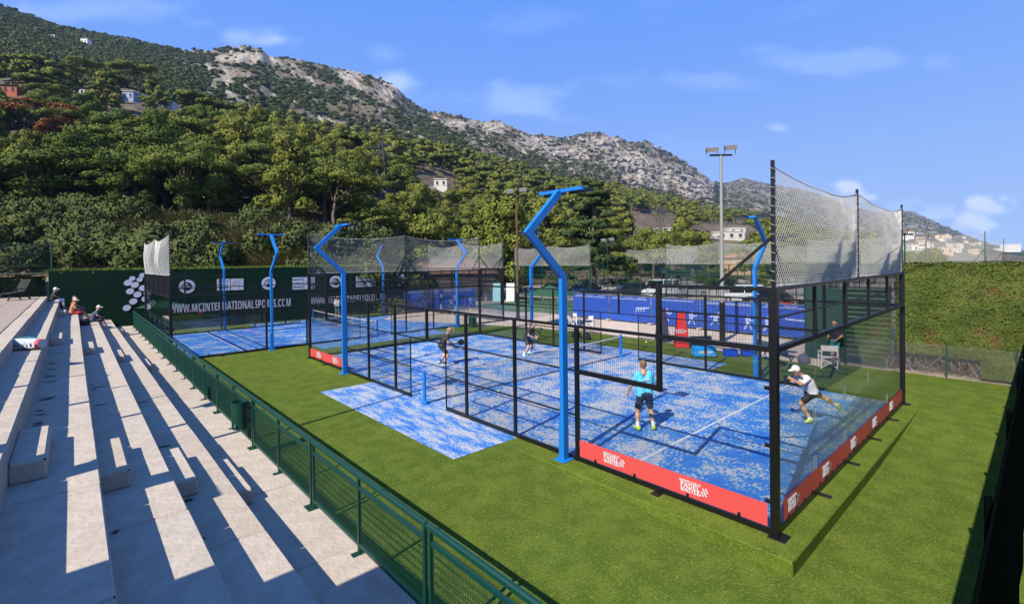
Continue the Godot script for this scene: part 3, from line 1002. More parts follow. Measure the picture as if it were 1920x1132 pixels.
# ---------------------------------------------------------------- blue banner fences along the path
func silhouette(kind: int) -> PackedVector2Array:
	if kind == 0: return PackedVector2Array([Vector2(-0.28, 0), Vector2(-0.14, 0.22), Vector2(-0.1, 0.38), Vector2(-0.3, 0.36), Vector2(-0.3, 0.42), Vector2(-0.06, 0.52), Vector2(0.06, 0.58), Vector2(0.12, 0.66), Vector2(0.22, 0.6), Vector2(0.14, 0.5), Vector2(0.3, 0.42), Vector2(0.42, 0.52), Vector2(0.44, 0.46), Vector2(0.3, 0.34), Vector2(0.08, 0.38), Vector2(0.04, 0.26), Vector2(0.2, 0.12), Vector2(0.26, 0.0), Vector2(0.2, 0.0), Vector2(0.12, 0.1), Vector2(-0.06, 0.2), Vector2(-0.22, 0.0)])
	return PackedVector2Array([Vector2(-0.2, 0), Vector2(-0.1, 0.3), Vector2(-0.14, 0.56), Vector2(-0.02, 0.62), Vector2(0.0, 0.74), Vector2(0.1, 0.72), Vector2(0.09, 0.6), Vector2(0.2, 0.5), Vector2(0.34, 0.56), Vector2(0.36, 0.5), Vector2(0.2, 0.4), Vector2(0.08, 0.44), Vector2(0.1, 0.3), Vector2(0.24, 0.0), Vector2(0.18, 0.0), Vector2(0.04, 0.26), Vector2(-0.12, 0.0)])
func banner_panel(a: Vector3, e: Vector3, label: String, h: float, deco: int) -> void:
	var d := e - a
	var L := d.length()
	var t := thing("banner_panel", label, "banner", a, -atan2(d.z, d.x), "blue banner panels along the path")
	var nz := noise(deco * 7 + 3, 0.6, 2)
	var b := MB.new()
	var N := 14
	for i in N:
		for j in 4:
			var u0 := L * i / N
			var u1 := L * (i + 1) / N
			var y0 := 0.12 + (h - 0.16) * j / 4.0
			var y1 := 0.12 + (h - 0.16) * (j + 1) / 4.0
			var W := func(u: float, y: float) -> float: return 0.022 + nz.get_noise_2d(u * 2.2, y * 1.4) * 0.02
			b.quad(Vector3(u0, y0, W.call(u0, y0)), Vector3(u1, y0, W.call(u1, y0)), Vector3(u1, y1, W.call(u1, y1)), Vector3(u0, y1, W.call(u0, y1)))
	var cl := part(b, "cloth", mk.banner_blue, t)
	b = MB.new()
	for x: float in [0.03, L - 0.03]:
		b.tube(Vector3(x, 0.06, -0.02), Vector3(x, h + 0.03, -0.02), 0.02, 0.02, 6)
	b.tube(Vector3(0.03, h, -0.02), Vector3(L - 0.03, h, -0.02), 0.02, 0.02, 6)
	b.tube(Vector3(0.03, 0.1, -0.02), Vector3(L - 0.03, 0.1, -0.02), 0.02, 0.02, 6)
	part(b, "frame", mk.grey_steel, t)
	b = MB.new()
	b.cbox(Vector3(0.0, 0.075, 0.06), Vector3(0.24, 0.14, 0.62), 0.03)
	part(b, "concrete_foot", mk.concrete, t)
	var w := mat(Color(0.50, 0.56, 0.74), 0.7)
	b = MB.new()
	if deco % 3 != 2:
		b.box(Vector3(L * 0.5, h - 0.22, 0.055), Vector3(L * 0.86, 0.05, 0.003))
		for k in 3: b.box(Vector3(L * (0.2 + 0.3 * k), h - 0.12, 0.05), Vector3(L * 0.2, 0.04, 0.003))
	if deco == 1:
		b.slab(PackedVector2Array([Vector2(0, 0), Vector2(0.05, 0.36), Vector2(1.1, 0.42), Vector2(1.1, 0.34), Vector2(0.72, 0.28), Vector2(0.70, 0.1), Vector2(0.64, 0.1), Vector2(0.62, 0.26), Vector2(0.5, 0.25), Vector2(0.48, 0.06), Vector2(0.42, 0.06), Vector2(0.4, 0.25), Vector2(0.3, 0.24), Vector2(0.28, 0.05), Vector2(0.22, 0.05), Vector2(0.2, 0.23), Vector2(0.1, 0.22), Vector2(0.06, 0.0)]), Vector3(L * 0.66, 0.75, 0.05), Vector3.RIGHT, Vector3.UP, 0.003)
	if deco == 2 or deco == 3:
		b.slab(silhouette(0), Vector3(L * 0.3, 0.35, 0.05), Vector3(1.3, 0, 0), Vector3(0, 1.3, 0), 0.003)
		b.slab(silhouette(1), Vector3(L * 0.85, 0.3, 0.05), Vector3(1.1, 0, 0), Vector3(0, 1.1, 0), 0.003)
		b.box(Vector3(L * 0.5, h - 0.15, 0.05), Vector3(L * 0.8, 0.06, 0.003))
	if deco == 4:
		b.slab(silhouette(1), Vector3(L * 0.15, 0.3, 0.05), Vector3(1.2, 0, 0), Vector3(0, 1.2, 0), 0.003)
		b.slab(PackedVector2Array([Vector2(0, 0.7), Vector2(1.9, 0.62), Vector2(1.9, 0.74), Vector2(0, 0.8)]), Vector3(L * 0.42, 0.3, 0.05), Vector3.RIGHT, Vector3.UP, 0.003)
	if b.v.size() > 0: part(b, "print", w, cl)

# ---------------------------------------------------------------- hedge, fences and screens at the right
func leaf_cards(b: MB, p: Vector3, nn: Vector3, s: float, r: RandomNumberGenerator) -> void:
	# one small leaf spray: a bent pair of triangles with soft normals
	var ax := Vector3(r.randf() - 0.5, r.randf() - 0.5, r.randf() - 0.5).normalized()
	var x := ax.cross(nn)
	if x.length() < 0.05: x = Vector3.RIGHT
	x = x.normalized() * s
	var y := (nn * (r.randf() - 0.3) + ax).normalized() * s
	var k := b.v.size()
	var q := (nn + Vector3(r.randf() - 0.5, r.randf() - 0.5, r.randf() - 0.5) * 0.75).normalized()
	b.v.append(p - x * 0.5); b.v.append(p + y * 0.9 + x * 0.1); b.v.append(p + x * 0.5); b.v.append(p - y * 0.6)
	for i in 4: b.n.append(q); b.c.append(b.col); b.uv.append(Vector2.ZERO)
	if (b.v[k + 1] - b.v[k]).cross(b.v[k + 2] - b.v[k]).dot(q) < 0.0:
		for i: int in [0, 1, 2, 0, 2, 3]: b.ix.append(k + i)
	else:
		for i: int in [0, 2, 1, 0, 3, 2]: b.ix.append(k + i)
func hedge(called: String, label: String, lo: Vector3, hi: Vector3, count: int, s: float, cols: Array, faces: Array, low: Array = []) -> void:
	var t := thing(called, label, "hedge", Vector3((lo.x + hi.x) / 2, lo.y, (lo.z + hi.z) / 2))
	var o := t.position
	var b := MB.new()
	var r := RandomNumberGenerator.new()
	r.seed = count
	var nz := noise(count, 0.9, 3)
	var n2 := noise(count + 4, 0.35, 2)
	for i in count:
		var f: int = faces[r.randi() % faces.size()]
		var u := Vector3(r.randf(), r.randf(), r.randf())
		var p := lo + (hi - lo) * u
		var under := low.size() > 0 and r.randf() < 0.10
		if under: f = 0
		var nn := Vector3.ZERO
		match f:
			0: p.x = lo.x; nn = Vector3.LEFT
			1: p.y = hi.y; nn = Vector3.UP
			2: p.z = hi.z; nn = Vector3.BACK
			3: p.z = lo.z; nn = Vector3.FORWARD
			4: p.x = hi.x; nn = Vector3.RIGHT
			5: p.y = lo.y; nn = Vector3.DOWN
		if under: p = (low[0] as Vector3) + ((low[1] as Vector3) - (low[0] as Vector3)) * u; p.x = low[0].x
		p += nn * (nz.get_noise_3dv(p * 1.6) * 0.10 - absf(r.randfn()) * 0.05)
		var q := clampf(0.5 + n2.get_noise_3dv(p * 2.0) * 1.2 + (r.randf() - 0.5) * 0.6, 0, 1)
		var cc: Color = (cols[0] as Color).lerp(cols[1], q)
		if r.randf() < 0.03 or n2.get_noise_3dv(p * 3.0 + Vector3(90, 0, 0)) > 0.50: cc = cols[2]
		b.col = cc
		leaf_cards(b, p - o, nn, s * (0.7 + 0.6 * r.randf()), r)
	part(b, "foliage", mk.leaf, t)
	b = MB.new()
	b.col = Color(0.07, 0.06, 0.035)
	b.box((lo + hi) / 2 - o, hi - lo - Vector3(0.34, 0.34, 0.34))
	part(b, "branches", mk.solid, t)
func chain_link(b: MB, a: Vector3, e: Vector3, y0: float, y1: float, cell: float, r: float) -> void:
	var l := a.distance_to(e)
	var d := (e - a) / l
	var hh := y1 - y0
	for fam: int in [-1, 1]:
		var u := -hh if fam > 0 else 0.0
		while u < (l if fam > 0 else l + hh):
			var v0 := 0.0
			var v1 := hh
			var ua := u
			var ub := u + fam * hh
			if fam > 0:
				if ua < 0: v0 = -ua
				if ub > l: v1 = l - ua
			else:
				if ua > l: v0 = ua - l
				if ub < 0: v1 = ua
			if v1 > v0: b.wire(a + d * (u + fam * v0) + Vector3(0, y0 + v0, 0), a + d * (u + fam * v1) + Vector3(0, y0 + v1, 0), r)
			u += cell
func build_right_side() -> void:
	hedge("tall_hedge", "tall clipped green hedge behind the end of the near court", Vector3(15.15, 0.72, -1.0), Vector3(17.2, 4.06, 3.6), 80000, 0.046, [Color(0.055, 0.080, 0.018), Color(0.088, 0.112, 0.026), Color(0.11, 0.085, 0.035)], [0, 0, 0, 0, 1, 1, 3], [Vector3(15.12, 0.1, 1.35), Vector3(15.3, 0.85, 3.6)])
	var t := thing("chain_link_fence", "low grey chain link fence under the tall hedge", "fence", Vector3(15.05, 0, 0))
	var b := MB.new()
	chain_link(b, Vector3(0, 0, -2.6), Vector3(0, 0, 3.4), 0.03, 1.15, 0.075, 0.0025)
	part(b, "wire_mesh", mk.grey_steel, t)
	for z: float in [-2.6, -1.0, 0.45, 2.2]:
		b = MB.new()
		b.tube(Vector3(0.02, -0.1, z), Vector3(0.02, 1.2, z), 0.025, 0.025, 8)
		part(b, "post", mk.green_paint, t)
	# stems of the hedge and dry litter behind the wire
	t = thing("dry_stems", "tangle of bare brown hedge stems behind the chain link fence", "stems", Vector3(15.6, 0, 0))
	b = MB.new()
	var r := RandomNumberGenerator.new()
	r.seed = 5
	for i in 900:
		var p := Vector3(r.randf_range(-0.35, 0.9), r.randf_range(0, 0.5), r.randf_range(-1.4, 3.3))
		var g := r.randf_range(0.10, 0.30)
		b.col = Color(g, g * 0.74, g * 0.56)
		b.wire(p, p + Vector3(r.randf_range(-0.3, 0.3), r.randf_range(0.05, 0.5), r.randf_range(-0.35, 0.35)), r.randf_range(0.005, 0.016))
	part(b, "twigs", mk.solid, t)
	# dark windscreen fence across the near end of the ground
	t = thing("windscreen_fence", "black windscreen fence along the near edge of the turf", "fence", Vector3(-6.1, -0.22, 2.61))
	b = MB.new()
	for i in 71:
		for j in 6:
			var W := func(u: float, y: float) -> float: return 0.012 * sin(u * 3.1 + 1.2 * sin(u * 0.9))
			var u0 := i * 0.3
			var u1 := u0 + 0.3
			var y0 := 0.04 + j * 0.46
			var y1 := y0 + 0.46
			b.quad(Vector3(u0, y0, W.call(u0, y0)), Vector3(u1, y0, W.call(u1, y0)), Vector3(u1, y1, W.call(u1, y1)), Vector3(u0, y1, W.call(u0, y1)))
	var ws := mat(Color(0.02, 0.036, 0.03), 1.0)
	ws.metallic_specular = 0.0
	part(b, "windscreen", ws, t)
	for k in 8:
		b = MB.new()
		b.tube(Vector3(0.05 + k * 3.0, -0.1, -0.05), Vector3(0.05 + k * 3.0, 2.76, -0.05), 0.025, 0.025, 8)
		part(b, "post", ws, t)
	b = MB.new()
	b.tube(Vector3(0, 2.81, 0), Vector3(21.3, 2.81, 0), 0.012, 0.012, 6)
	part(b, "top_wire", ws, t)
	# green slatted screen beyond the corner of the court
	t = thing("slatted_screen", "green slatted screen with pale gaps beyond the corner of the glass", "screen", Vector3(15.3, 0, -2.7))
	var gs := mat(Color(0.05, 0.20, 0.15), 0.6)
	for k in 15:
		b = MB.new()
		b.obox(Vector3(0, 0.35 + k * 0.19, 0.75), Vector3(0.012, 0.03, 0), Vector3(-0.02, 0.066, 0), Vector3(0, 0, 0.72))
		part(b, "slat", gs, t)
	for z: float in [0.0, 1.5]:
		b = MB.new()
		b.box(Vector3(0.04, 1.6, z), Vector3(0.06, 3.3, 0.06))
		part(b, "post", mk.green_paint, t)
	b = MB.new()
	b.box(Vector3(0.35, 1.6, 0.75), Vector3(0.05, 2.6, 1.3))
	part(b, "back_panel", mat(Color(0.62, 0.66, 0.6), 0.8), t)
	# solid green screen beside it
	t = thing("green_screen", "plain dark green fence screen next to the slatted screen", "screen", Vector3(15.5, 0, -4.2))
	b = MB.new()
	b.box(Vector3(0, 1.55, 0.7), Vector3(0.03, 3.0, 1.36))
	part(b, "mesh_sheet", mat(Color(0.05, 0.22, 0.19), 0.7), t)
	for z: float in [0.0, 1.4]:
		b = MB.new()
		b.tube(Vector3(0.05, -0.05, z), Vector3(0.05, 3.2, z), 0.03, 0.03, 8)
		part(b, "post", mk.green_paint, t)

# ---------------------------------------------------------------- furniture and equipment
func director_chair(at: Vector3, turn: float, label: String) -> void:
	var t := thing("folding_chair", label, "chair", at, turn)
	var w: Material = mk.white
	for x: float in [-0.27, 0.27]:
		var b := MB.new()
		b.bar(Vector3(x, 0.0, -0.2), Vector3(x, 0.64, -0.2), 0.04, 0.04)
		b.bar(Vector3(x, 0.0, 0.2), Vector3(x, 0.92, 0.2), 0.04, 0.04)
		b.bar(Vector3(x, 0.02, -0.22), Vector3(x, 0.02, 0.22), 0.035, 0.035)
		part(b, "leg_frame", w, t)
		b = MB.new()
		b.bar(Vector3(x, 0.645, -0.26), Vector3(x, 0.645, 0.22), 0.06, 0.025)
		part(b, "armrest", w, t)
	for z: float in [-0.2, 0.2]:
		var b := MB.new()
		b.bar(Vector3(-0.27, 0.05, z), Vector3(0.27, 0.42, z), 0.03, 0.03, Vector3(0, 0, 1))
		b.bar(Vector3(0.27, 0.05, z + 0.03), Vector3(-0.27, 0.42, z + 0.03), 0.03, 0.03, Vector3(0, 0, 1))
		part(b, "cross_brace", w, t)
	var b := MB.new()
	b.cbox(Vector3(0, 0.44, 0), Vector3(0.54, 0.03, 0.42), 0.008)
	part(b, "seat", w, t)
	b = MB.new()
	b.cbox(Vector3(0, 0.80, 0.2), Vector3(0.56, 0.22, 0.02), 0.006)
	part(b, "backrest", w, t)
func a_frame(at: Vector3, turn: float, label: String, m: Material) -> void:
	var t := thing("standing_banner", label, "banner", at, turn)
	for s: float in [-1.0, 1.0]:
		var b := MB.new()
		var pts: Array[Vector3] = []
		for q: Array in [[-0.34, 0.0], [0.34, 0.0], [0.17, 1.75], [-0.17, 1.75]]:
			pts.append(Vector3(q[0], q[1] + 0.01, s * (0.26 - q[1] * 0.12)))
		if s > 0: b.quad(pts[0], pts[1], pts[2], pts[3])
		else: b.quad(pts[1], pts[0], pts[3], pts[2])
		part(b, "panel", m, t)
	var b := MB.new()
	for x: float in [-1.0, 1.0]:
		for s: float in [-1.0, 1.0]:
			b.bar(Vector3(0.345 * x, 0.0, s * 0.255), Vector3(0.175 * x, 1.76, s * 0.045), 0.02, 0.02)
	b.bar(Vector3(-0.18, 1.76, 0), Vector3(0.18, 1.76, 0), 0.1, 0.02)
	part(b, "frame", mk.black, t)
	if m == mk.red:
		sponsor_logo(t, Vector3(-0.07, 0.80, 0.185), 0.0, 0.24)
func build_furniture() -> void:
	director_chair(at_y(1553, 690, 0) + Vector3(0, 0.004, 0), -1.05, "white director's chair standing on the turf behind the glass end wall")
	director_chair(Vector3(16.3, 0.01, -18.0), -1.3, "white folding chair on the path beside a green parasol")
	director_chair(Vector3(15.75, 0.01, -16.3), -1.1, "white folding chair at the edge of the path, next to the dark bags")
	a_frame(at_y(1242, 640, 0), -0.9, "navy and red standing banner on the path", mat(Color(0.13, 0.13, 0.27), 0.6))
	a_frame(at_y(1278, 650, 0), -0.9, "red standing banner on the path beside the cool box", mk.red)
	# cool box with open lid
	var p := at_y(1320, 668, 0)
	var t := thing("cool_box", "bright blue cool box with its black lid propped open", "cool box", p, -0.75)
	var b := MB.new()
	b.cbox(Vector3(0, 0.24, 0), Vector3(0.95, 0.44, 0.52), 0.03)
	part(b, "body", mat(Color(0.08, 0.55, 0.85), 0.4), t)
	b = MB.new()
	b.obox(Vector3(0, 0.62, -0.28), Vector3(0.48, 0, 0), Vector3(0, 0.22, -0.10), Vector3(0, 0.02, 0.04))
	part(b, "lid", mk.black, t)
	b = MB.new()
	b.box(Vector3(0, 0.24, 0.262), Vector3(0.6, 0.1, 0.004))
	part(b, "label_strip", mk.print_white, t)
	for q: Array in [[0.85, 0.05], [1.5, -0.05]]:
		t = thing("plastic_crate", "blue plastic crate on the turf beside the cool box", "crate", p + Vector3(q[0], 0, q[0] * 0.9 + q[1]), -0.75 + q[1], "blue crates by the cool box")
		b = MB.new()
		b.cbox(Vector3(0, 0.15, 0), Vector3(0.55, 0.28, 0.38), 0.02)
		part(b, "body", mat(Color(0.05, 0.25, 0.72), 0.45), t)
		b = MB.new()
		b.cbox(Vector3(0, 0.30, 0), Vector3(0.58, 0.03, 0.41), 0.01)
		part(b, "rim", mat(Color(0.04, 0.2, 0.6), 0.45), t)
	# long low bench by the path
	t = thing("bench", "dark grey bench with steel legs on the turf by the glass corner", "bench", Vector3(13.3, 0, -4.6), 0.95)
	b = MB.new()
	b.cbox(Vector3(0, 0.46, 0), Vector3(1.9, 0.05, 0.4), 0.01)
	part(b, "seat", mat(Color(0.16, 0.24, 0.28), 0.6), t)
	b = MB.new()
	b.cbox(Vector3(0, 0.72, -0.2), Vector3(1.9, 0.3, 0.03), 0.01)
	part(b, "backrest", mat(Color(0.16, 0.24, 0.28), 0.6), t)
	for x: float in [-0.8, 0.8]:
		b = MB.new()
		b.bar(Vector3(x, 0, 0.16), Vector3(x, 0.86, -0.21), 0.03, 0.03)
		b.bar(Vector3(x, 0, -0.2), Vector3(x, 0.44, 0.17), 0.03, 0.03)
		part(b, "leg", mk.grey_steel, t)
	# sports bags
	for q: Array in [[1508, 680, 0.5, "grey and black sports bag with a red handle on the turf beside the director's chair", Color(0.30, 0.32, 0.38)], [1080, 632, 0.2, "black sports bag at the edge of the path by the folding chairs", Color(0.05, 0.05, 0.06)], [1100, 636, 0.8, "dark grey rucksack at the edge of the path by the folding chairs", Color(0.09, 0.09, 0.1)]]:
		sports_bag(at_y(q[0], q[1], 0), q[2], q[3], q[4], 0.62)
	# racket bag on the top bench
	var rb := thing("racket_bag", "white and blue racket bag with red trim lying on the top bench", "bag", Vector3(-9.0, 2.19, -15.2), 0.78)
	b = MB.new()
	var W := Color(0.50, 0.56, 0.68)
	for s in 10:
		var u0 := -0.46 + s * 0.09
		var u1 := u0 + 0.09
		var f := func(u: float) -> float: return 0.17 * pow(maxf(0.05, 1.0 - pow(absf(u) / 0.62, 3.0)), 0.5)
		for k in 12:
			var a0 := TAU * k / 12
			var a1 := TAU * (k + 1) / 12
			b.col = Color(0.30, 0.36, 0.48) if k > 3 and k < 9 else Color(0.42, 0.43, 0.46)
			if k == 2: b.col = Color(0.55, 0.06, 0.03)
			if s == 9: b.col = Color(0.45, 0.02, 0.03)
			var P := func(u: float, a: float) -> Vector3:
				var r: float = f.call(u)
				return Vector3(cos(a) * r * 1.0, 0.15 + sin(a) * r * 0.82, u)
			b.quad(P.call(u0, a0), P.call(u0, a1), P.call(u1, a1), P.call(u1, a0))
	for e: float in [-0.46, 0.44]:
		b.col = Color(0.36, 0.38, 0.44)
		b.disc(Vector3(0, 0.15, e), Vector3(0.13 * signf(e), 0, 0), Vector3(0, 0.11, 0), 12)
	part(b, "body", vmat(0.5), rb)
	b = MB.new()
	b.bar(Vector3(0.0, 0.29, -0.3), Vector3(0.0, 0.33, 0.0), 0.03, 0.012)
	b.bar(Vector3(0.0, 0.33, 0.0), Vector3(0.0, 0.29, 0.3), 0.03, 0.012)
	part(b, "strap", mat(Color(0.1, 0.5, 0.55), 0.7), rb)
	lettering("HEAD", 0.15, mk.print_white, rb, Vector3(-0.178, 0.13, 0.0), -PI / 2, 1.6)
	# garden chair on the terrace
	t = thing("garden_chair", "black plastic garden lounger on the terrace in front of the low hedge", "chair", Vector3(-10.6, 2.505, -36.6), -0.7)
	b = MB.new()
	b.obox(Vector3(0, 0.42, 0), Vector3(0.30, 0, 0), Vector3(0, 0.02, 0.0), Vector3(0, -0.05, 0.5))
	part(b, "seat", mk.matt_black, t)
	b = MB.new()
	b.obox(Vector3(0, 0.78, -0.62), Vector3(0.28, 0, 0), Vector3(0, 0.36, -0.22), Vector3(0, 0.015, 0.025))
	part(b, "backrest", mk.matt_black, t)
	for x: float in [-0.27, 0.27]:
		b = MB.new()
		b.bar(Vector3(x, 0, -0.75), Vector3(x, 0.45, -0.35), 0.06, 0.05)
		part(b, "leg", mk.matt_black, t)
		b = MB.new()
		b.bar(Vector3(x, 0, 0.6), Vector3(x, 0.42, 0.25), 0.06, 0.05)
		part(b, "leg", mk.matt_black, t)
		b = MB.new()
		b.bar(Vector3(x, 0.62, -0.5), Vector3(x, 0.62, 0.15), 0.06, 0.04)
		part(b, "armrest", mk.matt_black, t)
	# parasol
	p = Vector3(15.6, 0, -19.5)
	t = thing("parasol", "dark green square parasol over the folding chairs", "parasol", p, 0.3)
	b = MB.new()
	b.tube(Vector3.ZERO, Vector3(0, 2.75, 0), 0.022, 0.022, 8)
	part(b, "pole", mk.grey_steel, t)
	b = MB.new()
	var cs := [Vector3(-1.5, 2.05, 1.5), Vector3(1.5, 2.05, 1.5), Vector3(1.5, 2.05, -1.5), Vector3(-1.5, 2.05, -1.5)]
	for k in 4:
		var c0: Vector3 = cs[k]
		var c1: Vector3 = cs[(k + 1) % 4]
		var mid := (c0 + c1) / 2 + Vector3(0, 0.06, 0)
		b.tri(c0, mid, Vector3(0, 2.72, 0)); b.tri(mid, c1, Vector3(0, 2.72, 0))
	part(b, "canopy", mat(Color(0.10, 0.27, 0.15), 0.8), t)
	b = MB.new()
	b.cbox(Vector3(0, 0.05, 0), Vector3(0.5, 0.1, 0.5), 0.03)
	part(b, "base", mk.concrete, t)
	# green bin between the courts
	t = thing("wheelie_bin", "dark green ribbed bin standing on the turf between the two courts", "bin", at_y(886, 613, 0))
	b = MB.new()
	b.lathe(Vector3.ZERO, [[0.0, 0.0], [0.24, 0.0], [0.27, 0.85], [0.29, 0.87], [0.29, 0.9], [0.0, 0.92]], 18)
	part(b, "drum", mk.green_paint, t)
	b = MB.new()
	for k in 9: b.bar(Vector3(0.262 * cos(k * 0.7), 0.06, 0.262 * sin(k * 0.7)), Vector3(0.285 * cos(k * 0.7), 0.82, 0.285 * sin(k * 0.7)), 0.02, 0.02)
	part(b, "rib", mk.green_paint, t)
	# notice boards by the club house
	for q: Array in [[932, 562, "pale blue notice board leaning by the green fence", Color(0.55, 0.78, 0.82)], [957, 562, "white notice board leaning by the green fence", Color(0.78, 0.79, 0.8)]]:
		t = thing("notice_board", q[2], "board", at_y(q[0], q[1] + 3, 0), -0.75)
		b = MB.new()
		b.obox(Vector3(0, 1.0, 0), Vector3(0.45, 0, 0), Vector3(0.03, 0.98, -0.12), Vector3(0, 0.004, 0.03))
		part(b, "panel", mat(q[3], 0.6), t)
		b = MB.new()
		b.bar(Vector3(-0.35, 0, -0.55), Vector3(-0.32, 1.7, -0.13), 0.03, 0.03)
		b.bar(Vector3(0.35, 0, -0.55), Vector3(0.38, 1.7, -0.13), 0.03, 0.03)
		part(b, "stay", mk.grey_steel, t)
	# balls
	for q: Array in [[935, 733, 0.04, "yellow padel ball lying by the net"], [1212, 641, 0.9, "yellow padel ball in the air over the far side of the court"]]:
		var sp := SphereMesh.new()
		sp.radius = 0.034; sp.height = 0.068
		var o := part(sp, "padel_ball", mat(Color(0.75, 0.86, 0.15), 0.9), self)
		o.position = at_y(q[0], q[1], q[2])
		tag(o, q[3], "ball")
func sports_bag(at: Vector3, turn: float, label: String, c: Color, L: float) -> void:
	var t := thing("sports_bag", label, "bag", at, turn)
	var b := MB.new()
	b.lathe(Vector3.ZERO, [[0.0, 0.0], [0.20, 0.01], [0.235, 0.08], [0.22, 0.24], [0.14, 0.34], [0.0, 0.37]], 14)
	for i in b.v.size():
		b.v[i].x *= L / 0.42
	part(b, "body", mat(c, 0.8), t)
	b = MB.new()
	for k in 6:
		var a0 := PI * k / 6
		var a1 := PI * (k + 1) / 6
		b.bar(Vector3(cos(a0) * 0.14, 0.34 + sin(a0) * 0.12, 0), Vector3(cos(a1) * 0.14, 0.34 + sin(a1) * 0.12, 0), 0.025, 0.012, Vector3(0, 0, 1))
	part(b, "handle", mat(Color(0.5, 0.08, 0.08), 0.8), t)
# ---------------------------------------------------------------- masts, vehicles, buildings
func mast(called: String, label: String, at: Vector3, h: float, m: Material, turn: float, sleeve: bool, heads: int, r := 0.09) -> void:
	var t := thing(called, label, "lamp mast", at, turn)
	var b := MB.new()
	b.tube(Vector3.ZERO, Vector3(0, h, 0), r * 1.15, r * 0.62, 12)
	part(b, "pole", m, t)
	if sleeve:
		b = MB.new()
		b.tube(Vector3(0, 0.02, 0), Vector3(0, 2.05, 0), r * 1.45, r * 1.4, 12)
		part(b, "padding", mk.black, t)
	b = MB.new()
	b.box(Vector3(0, h + 0.02, 0), Vector3(1.15 if heads == 2 else 0.5, 0.09, 0.08))
	part(b, "cross_arm", mk.black, t)
	for k in heads:
		var x := (k - (heads - 1) / 2.0) * 0.95
		b = MB.new()
		b.obox(Vector3(x, h + 0.30 + 0.1 * k, 0.05), Vector3(0.27, 0.02, 0), Vector3(-0.01, 0.11, 0.03), Vector3(0, -0.05, 0.20))
		var f := part(b, "floodlight", mk.grey_steel, t)
		b = MB.new()
		b.bar(Vector3(x - 0.28, h + 0.05, 0), Vector3(x - 0.28, h + 0.28 + 0.1 * k, 0.03), 0.02, 0.03)
		b.bar(Vector3(x + 0.28, h + 0.05, 0), Vector3(x + 0.28, h + 0.28 + 0.1 * k, 0.03), 0.02, 0.03)
		part(b, "yoke", mk.black, f)
func car(label: String, at: Vector3, turn: float, c: Color, kind: int) -> void:
	var t := thing("parked_car", label, "car", at, turn, "cars parked beyond the courts")
	var L := 4.3
	var W := 1.76
	var H: float = [1.45, 1.7, 2.0][kind]
	var cut: float = [0.86, 0.98, 1.05][kind]
	var b := MB.new()
	var low := PackedVector2Array([Vector2(-L / 2, 0.35), Vector2(-L / 2 + 0.05, cut - 0.25), Vector2(-L / 2 + 0.9, cut - 0.06), Vector2(-L / 2 + 1.2, cut), Vector2(L / 2 - 0.1, cut), Vector2(L / 2, cut - 0.3), Vector2(L / 2 - 0.03, 0.32), Vector2(L / 2 - 0.3, 0.22), Vector2(-L / 2 + 0.2, 0.22)])
	b.slab(low, Vector3(0, 0, -W / 2), Vector3.RIGHT, Vector3.UP, W)
	part(b, "body", mat(c, 0.25, 0.2), t)
	b = MB.new()
	var x0: float = -L / 2 + [1.15, 1.0, 0.75][kind]
	var x1: float = -L / 2 + [1.85, 1.6, 1.2][kind]
	var x2: float = L / 2 - [0.75, 0.35, 0.12][kind]
	var x3: float = L / 2 - [0.25, 0.1, 0.05][kind]
	var i := 0.12
	var q := [Vector3(x0, cut, W / 2 - 0.03), Vector3(x3, cut, W / 2 - 0.03), Vector3(x2, H - 0.07, W / 2 - i), Vector3(x1, H - 0.07, W / 2 - i)]
	var p := [Vector3(x0, cut, -W / 2 + 0.03), Vector3(x3, cut, -W / 2 + 0.03), Vector3(x2, H - 0.07, -W / 2 + i), Vector3(x1, H - 0.07, -W / 2 + i)]
	b.quad(q[0], q[1], q[2], q[3]); b.quad(p[1], p[0], p[3], p[2]); b.quad(p[0], q[0], q[3], p[3]); b.quad(q[1], p[1], p[2], q[2])
	part(b, "window", mat(Color(0.05, 0.06, 0.07), 0.08), t)
	b = MB.new()
	b.cbox(Vector3((x1 + x2) / 2, H - 0.04, 0), Vector3(x2 - x1 + 0.1, 0.08, W - 2 * i + 0.04), 0.025)
	for x: float in [x0 + 1.3, x3 - 0.9]:
		for s: float in [-1.0, 1.0]: b.bar(Vector3(x, cut, s * (W / 2 - 0.025)), Vector3(x, H - 0.07, s * (W / 2 - i + 0.005)), 0.08, 0.02, Vector3(0, 0, 1))
	part(b, "roof", mat(c, 0.25, 0.2), t)
	for x: float in [-L / 2 + 0.82, L / 2 - 0.82]:
		for s: float in [-1.0, 1.0]:
			b = MB.new()
			b.tube(Vector3(x, 0.32, s * (W / 2 - 0.2)), Vector3(x, 0.32, s * (W / 2 + 0.01)), 0.32, 0.32, 16)
			var w := part(b, "wheel", mk.black, t)
			b = MB.new()
			b.tube(Vector3(x, 0.32, s * (W / 2 + 0.005)), Vector3(x, 0.32, s * (W / 2 + 0.02)), 0.19, 0.17, 12)
			part(b, "rim", mk.grey_steel, w)
	for s: float in [-1.0, 1.0]:
		b = MB.new()
		b.cbox(Vector3(-L / 2 + 0.06, cut - 0.3, s * 0.6), Vector3(0.12, 0.16, 0.34), 0.03)
		part(b, "headlight", mk.chrome, t)
		b = MB.new()
		b.cbox(Vector3(L / 2 - 0.03, cut - 0.25, s * 0.7), Vector3(0.08, 0.24, 0.16), 0.02)
		part(b, "tail_light", mk.red, t)
